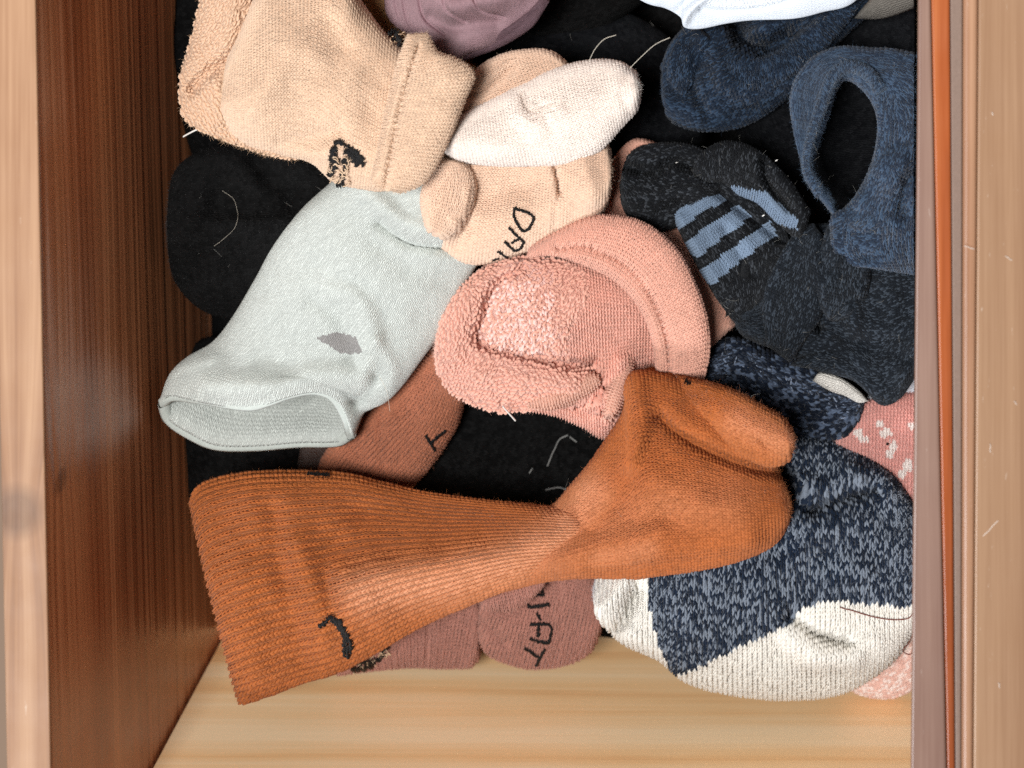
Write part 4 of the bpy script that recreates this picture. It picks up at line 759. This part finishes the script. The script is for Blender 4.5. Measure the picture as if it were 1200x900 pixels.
leg = loft('leg', t, K_TAN, [(262, 112), (268, 72), (283, 34), (306, -10), (350, -40), (398, -30), (425, 8), (448, 38), (470, 60), (500, 90)], [(262, 112), (262, 138), (277, 160), (302, 173), (334, 181), (366, 190), (392, 212), (425, 220), (450, 222), (480, 210)], .094, [.014, .026, .028, .024, .020], hb=.012, stitch='jersey', wale=4.2, course=3.8, seed=17,
           feats=[('v', [(330, 165), (365, 160), (395, 150)], 10, -.002), ('v', [(300, 120), (330, 60)], 24, .003), ('v', [(385, 30), (400, 60)], 16, -.002), ('v', [(350, 185), (375, 180), (400, 175)], 8, .002)], rib=(2, .00035, .35, 1.0), noise=(.0014, 50))
cf = loft('cuff', t, K_TAN, [(478, 40), (466, 75), (452, 128), (442, 180), (436, 212), (446, 221)], [(500, 38), (513, 62), (535, 70), (556, 87), (546, 115), (526, 165), (502, 208), (470, 227)], .112, [.006, .012, .013, .012, .006], hb=.012, p=.42, swap=True, stitch='jersey', wale=4.2, course=4.0, taper=(.08, .06), seed=9,
          feats=[('v', [(490, 55), (478, 95), (466, 140), (458, 185), (452, 218)], 3, -.0012), ('dots', [(490, 55), (478, 95), (466, 140), (458, 185), (452, 218)], 4, -.0014, 7), ('v', [(480, 60), (468, 98), (455, 150), (446, 200)], 5, .0010)], noise=(.0008, 50))
M_TT = plain('tan terry loops', (222, 186, 156), .9, .3, .2)
loops(t, terryb, M_TT, 5.4, (6.4, 3.0, 3.0), terrypoly, seed=5, dirf=lambda g: math.atan2(-(g[1] - 100), g[0] - 300) + .3)
stitched('logo_patch', t, M_EMB, [leg], [[(394, 168), (400, 166), (408, 172)], [(390, 174), (396, 184), (394, 196)], [(400, 200), (404, 208)], [(410, 172), (420, 178), (427, 192)], [(404, 174), (414, 182), (420, 192)], [(417, 176), (422, 186)], [(389, 180), (392, 192), (389, 204)], [(396, 172), (390, 178)], [(402, 185), (407, 188), (405, 196)], [(396, 214), (404, 214)]], 7, .3)
stitched('logo_patch', t, M_EMB, [leg, cf], [[(453, 42), (462, 40), (473, 48)], [(458, 48), (470, 54)]], 6, .3)
def squig(n, x0, x1, y0, y1, par, sf):
    parts = []
    for k in range(n):
        x = RNG.uniform(x0, x1); y = RNG.uniform(y0, y1); c = [(x, y)]
        an = RNG.uniform(0, 6.3)
        for j in range(3): an += RNG.uniform(-1.4, 1.4); c.append((c[-1][0] + 3 * math.cos(an), c[-1][1] + 3 * math.sin(an)))
        P = on_surface(sf, cr(c, 9), .0016); parts.append(tube(P, .00022, 5))
    V, F = join(parts); return mesh_obj('loose_loops', V, F, M_TANTH, par)
squig(26, 386, 412, 180, 212, t, [leg]); squig(9, 452, 472, 40, 54, t, [leg])
stitched('letter', t, M_EMB, [low], [[(604, 243), (625, 252), (620, 266)], [(604, 243), (603, 252), (612, 268), (620, 266)]], 2.8)
stitched('letter', t, M_EMB, [low], [[(597, 265), (607, 275), (615, 282)], [(592, 281), (603, 291), (610, 288), (614, 280)], [(600, 282), (607, 278)]], 2.8)
stitched('letter', t, M_EMB, [low], [[(584, 292), (595, 300)]], 3.0)
stitched('letter', t, M_EMB, [low], [[(578, 302), (584, 300)]], 2.2)
fuzz(t, leg, 9000, fz('tan', (236, 206, 174)), (2, 4)); fuzz(t, cf, 4500, fz('tan cuff', (240, 212, 182)), (2, 4)); fuzz(t, toe, 5000, fz('white', (246, 240, 234)), (2, 4)); fuzz(t, low, 4500, fz('peach', (240, 210, 184)), (2, 4)); fuzz(t, rear, 1500, fz('peach rear', (240, 210, 184)), (2, 4)); fuzz(t, terryb, 3000, fz('terry', (236, 200, 164)), (3, 6))
thread('loose_thread', t, M_WTH, [(235, 150), (226, 154), (215, 160)], [.088, .088, .086], .0004)

# ------------------------------------------------------------------ long rust sock
t = thing('sock', 'long rust orange ribbed sock twisted across the front of the heap', 'sock', 560, 640, .07)
wl = [([(430, 690), (520, 680), (600, 655), (645, 630), (690, 580)], 26, .85), ([(640, 650), (700, 625), (780, 590), (850, 585)], 30, .3), ([(700, 650), (760, 640)], 14, .4)]  # pale streaks that paint the highlight along the twisted ridge and foot
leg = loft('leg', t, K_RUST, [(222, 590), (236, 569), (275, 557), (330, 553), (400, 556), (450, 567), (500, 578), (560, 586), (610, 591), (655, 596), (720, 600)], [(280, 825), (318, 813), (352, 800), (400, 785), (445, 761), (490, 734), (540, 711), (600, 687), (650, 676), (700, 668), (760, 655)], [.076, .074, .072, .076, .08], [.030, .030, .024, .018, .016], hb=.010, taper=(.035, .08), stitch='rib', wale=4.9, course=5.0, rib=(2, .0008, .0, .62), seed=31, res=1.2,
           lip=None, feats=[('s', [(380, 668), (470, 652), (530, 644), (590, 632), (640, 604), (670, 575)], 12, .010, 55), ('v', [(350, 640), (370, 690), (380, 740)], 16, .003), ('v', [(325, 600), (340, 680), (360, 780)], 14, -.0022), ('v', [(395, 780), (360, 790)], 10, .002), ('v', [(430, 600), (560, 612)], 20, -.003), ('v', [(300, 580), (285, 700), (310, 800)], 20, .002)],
           worn=wl, noise=(.0022, 70))  # worn here is the painted ridge highlight
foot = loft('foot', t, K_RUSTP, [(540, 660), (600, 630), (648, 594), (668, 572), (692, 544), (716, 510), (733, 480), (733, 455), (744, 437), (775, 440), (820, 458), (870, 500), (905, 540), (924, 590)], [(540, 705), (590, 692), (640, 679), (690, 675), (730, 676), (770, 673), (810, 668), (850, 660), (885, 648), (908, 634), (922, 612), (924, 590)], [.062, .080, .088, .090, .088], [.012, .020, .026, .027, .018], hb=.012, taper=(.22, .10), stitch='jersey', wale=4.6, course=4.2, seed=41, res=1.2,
            feats=[('v', [(775, 490), (795, 510), (830, 530), (880, 550), (915, 555)], 10, -.006), ('v', [(742, 445), (750, 490), (740, 540)], 12, .004), ('s', [(900, 640), (850, 645), (800, 650), (740, 658), (690, 674), (650, 690)], 4, .005, 26), ('v', [(600, 668), (660, 650), (720, 632), (770, 622)], 14, .0025), ('v', [(770, 560), (830, 590), (880, 600)], 26, .003), ('v', [(700, 620), (740, 560), (770, 510)], 12, -.0015)], worn=wl, noise=(.0018, 60), rib=(2.0, .0005, .0, .6))  # worn here is the painted highlight on the foot
heel = loft('heel', t, K_RUST, [(745, 446), (762, 434), (800, 443), (850, 455), (888, 473), (915, 490), (929, 515)], [(745, 446), (775, 478), (808, 500), (840, 518), (872, 536), (902, 546), (922, 538), (929, 515)], [.072, .089, .101, .104], .018, hb=.014, taper=(.55, .12), q=2.0, stitch='jersey', wale=4.4, course=4.2, seed=51, worn=[([(865, 492), (915, 515)], 18, .5)], res=1.2, feats=[('v', [(775, 455), (800, 470)], 14, .001), ('v', [(890, 512), (898, 520)], 4, -.0012)])  # pale patch at the right end is a painted highlight
stitched('stitch_patch', t, M_EMB, [leg], [[(376, 732), (388, 722), (400, 728)], [(388, 724), (400, 733), (407, 750), (408, 768)], [(393, 726), (403, 742), (404, 766)], [(397, 724), (410, 748), (411, 762)]], 5, .3)
stitched('stitch_patch', t, M_EMB, [leg], [[(360, 558), (385, 560)]], 4, .3)
stitched('lint_speck', t, M_EMB, [heel], [[(803, 450), (809, 451)]], 5, .3)
fuzz(t, leg, 26000, fz('rust', (206, 126, 70)), (2, 5), r=.000024); fuzz(t, foot, 20000, fz('rust foot', (210, 132, 80)), (2, 5), r=.000024); fuzz(t, heel, 9000, fz('rust heel', (224, 150, 108)), (2, 6), r=.000024)

# ------------------------------------------------------------------ stray hairs
for lab, pts, zz in (('fine pale hair rising above the white toe, left of its pair', [(690, 72), (697, 58), (708, 46), (722, 41)], [.115, .118, .12, .12]), ('fine pale hair rising from the white toe towards the white garment', [(738, 80), (752, 66), (768, 52), (785, 44)], [.112, .116, .118, .12])):
    o = thread('stray_hair', None, M_HAIR, pts, zz, .00013); o['label'] = lab; o['category'] = 'hair'; o['group'] = 'hairs over the heap'

# ------------------------------------------------------------------ lint caught on the dark cloth
M_LINT = plain('pale lint', (170, 168, 162), .9)
for nm, s_ in list(SURF.items()):
    o_ = bpy.data.objects[nm]; mn = o_.data.materials[0].name
    n_ = 38 if mn in ('charcoal yarn', 'navy yarn', 'denim blue yarn', 'charcoal yarn with blue stripes') else 18 if mn in ('soft black yarn', 'navy black yarn') else 14 if mn in ('navy and white marl yarn', 'dark navy marl yarn', 'rust yarn', 'rust purl yarn') else 0
    if n_: l_ = fuzz(o_, o_, n_, M_LINT, (3, 13), r=.000035, seed=n_ + len(nm), flat=.95); l_.name = 'lint'
finish_stitches()
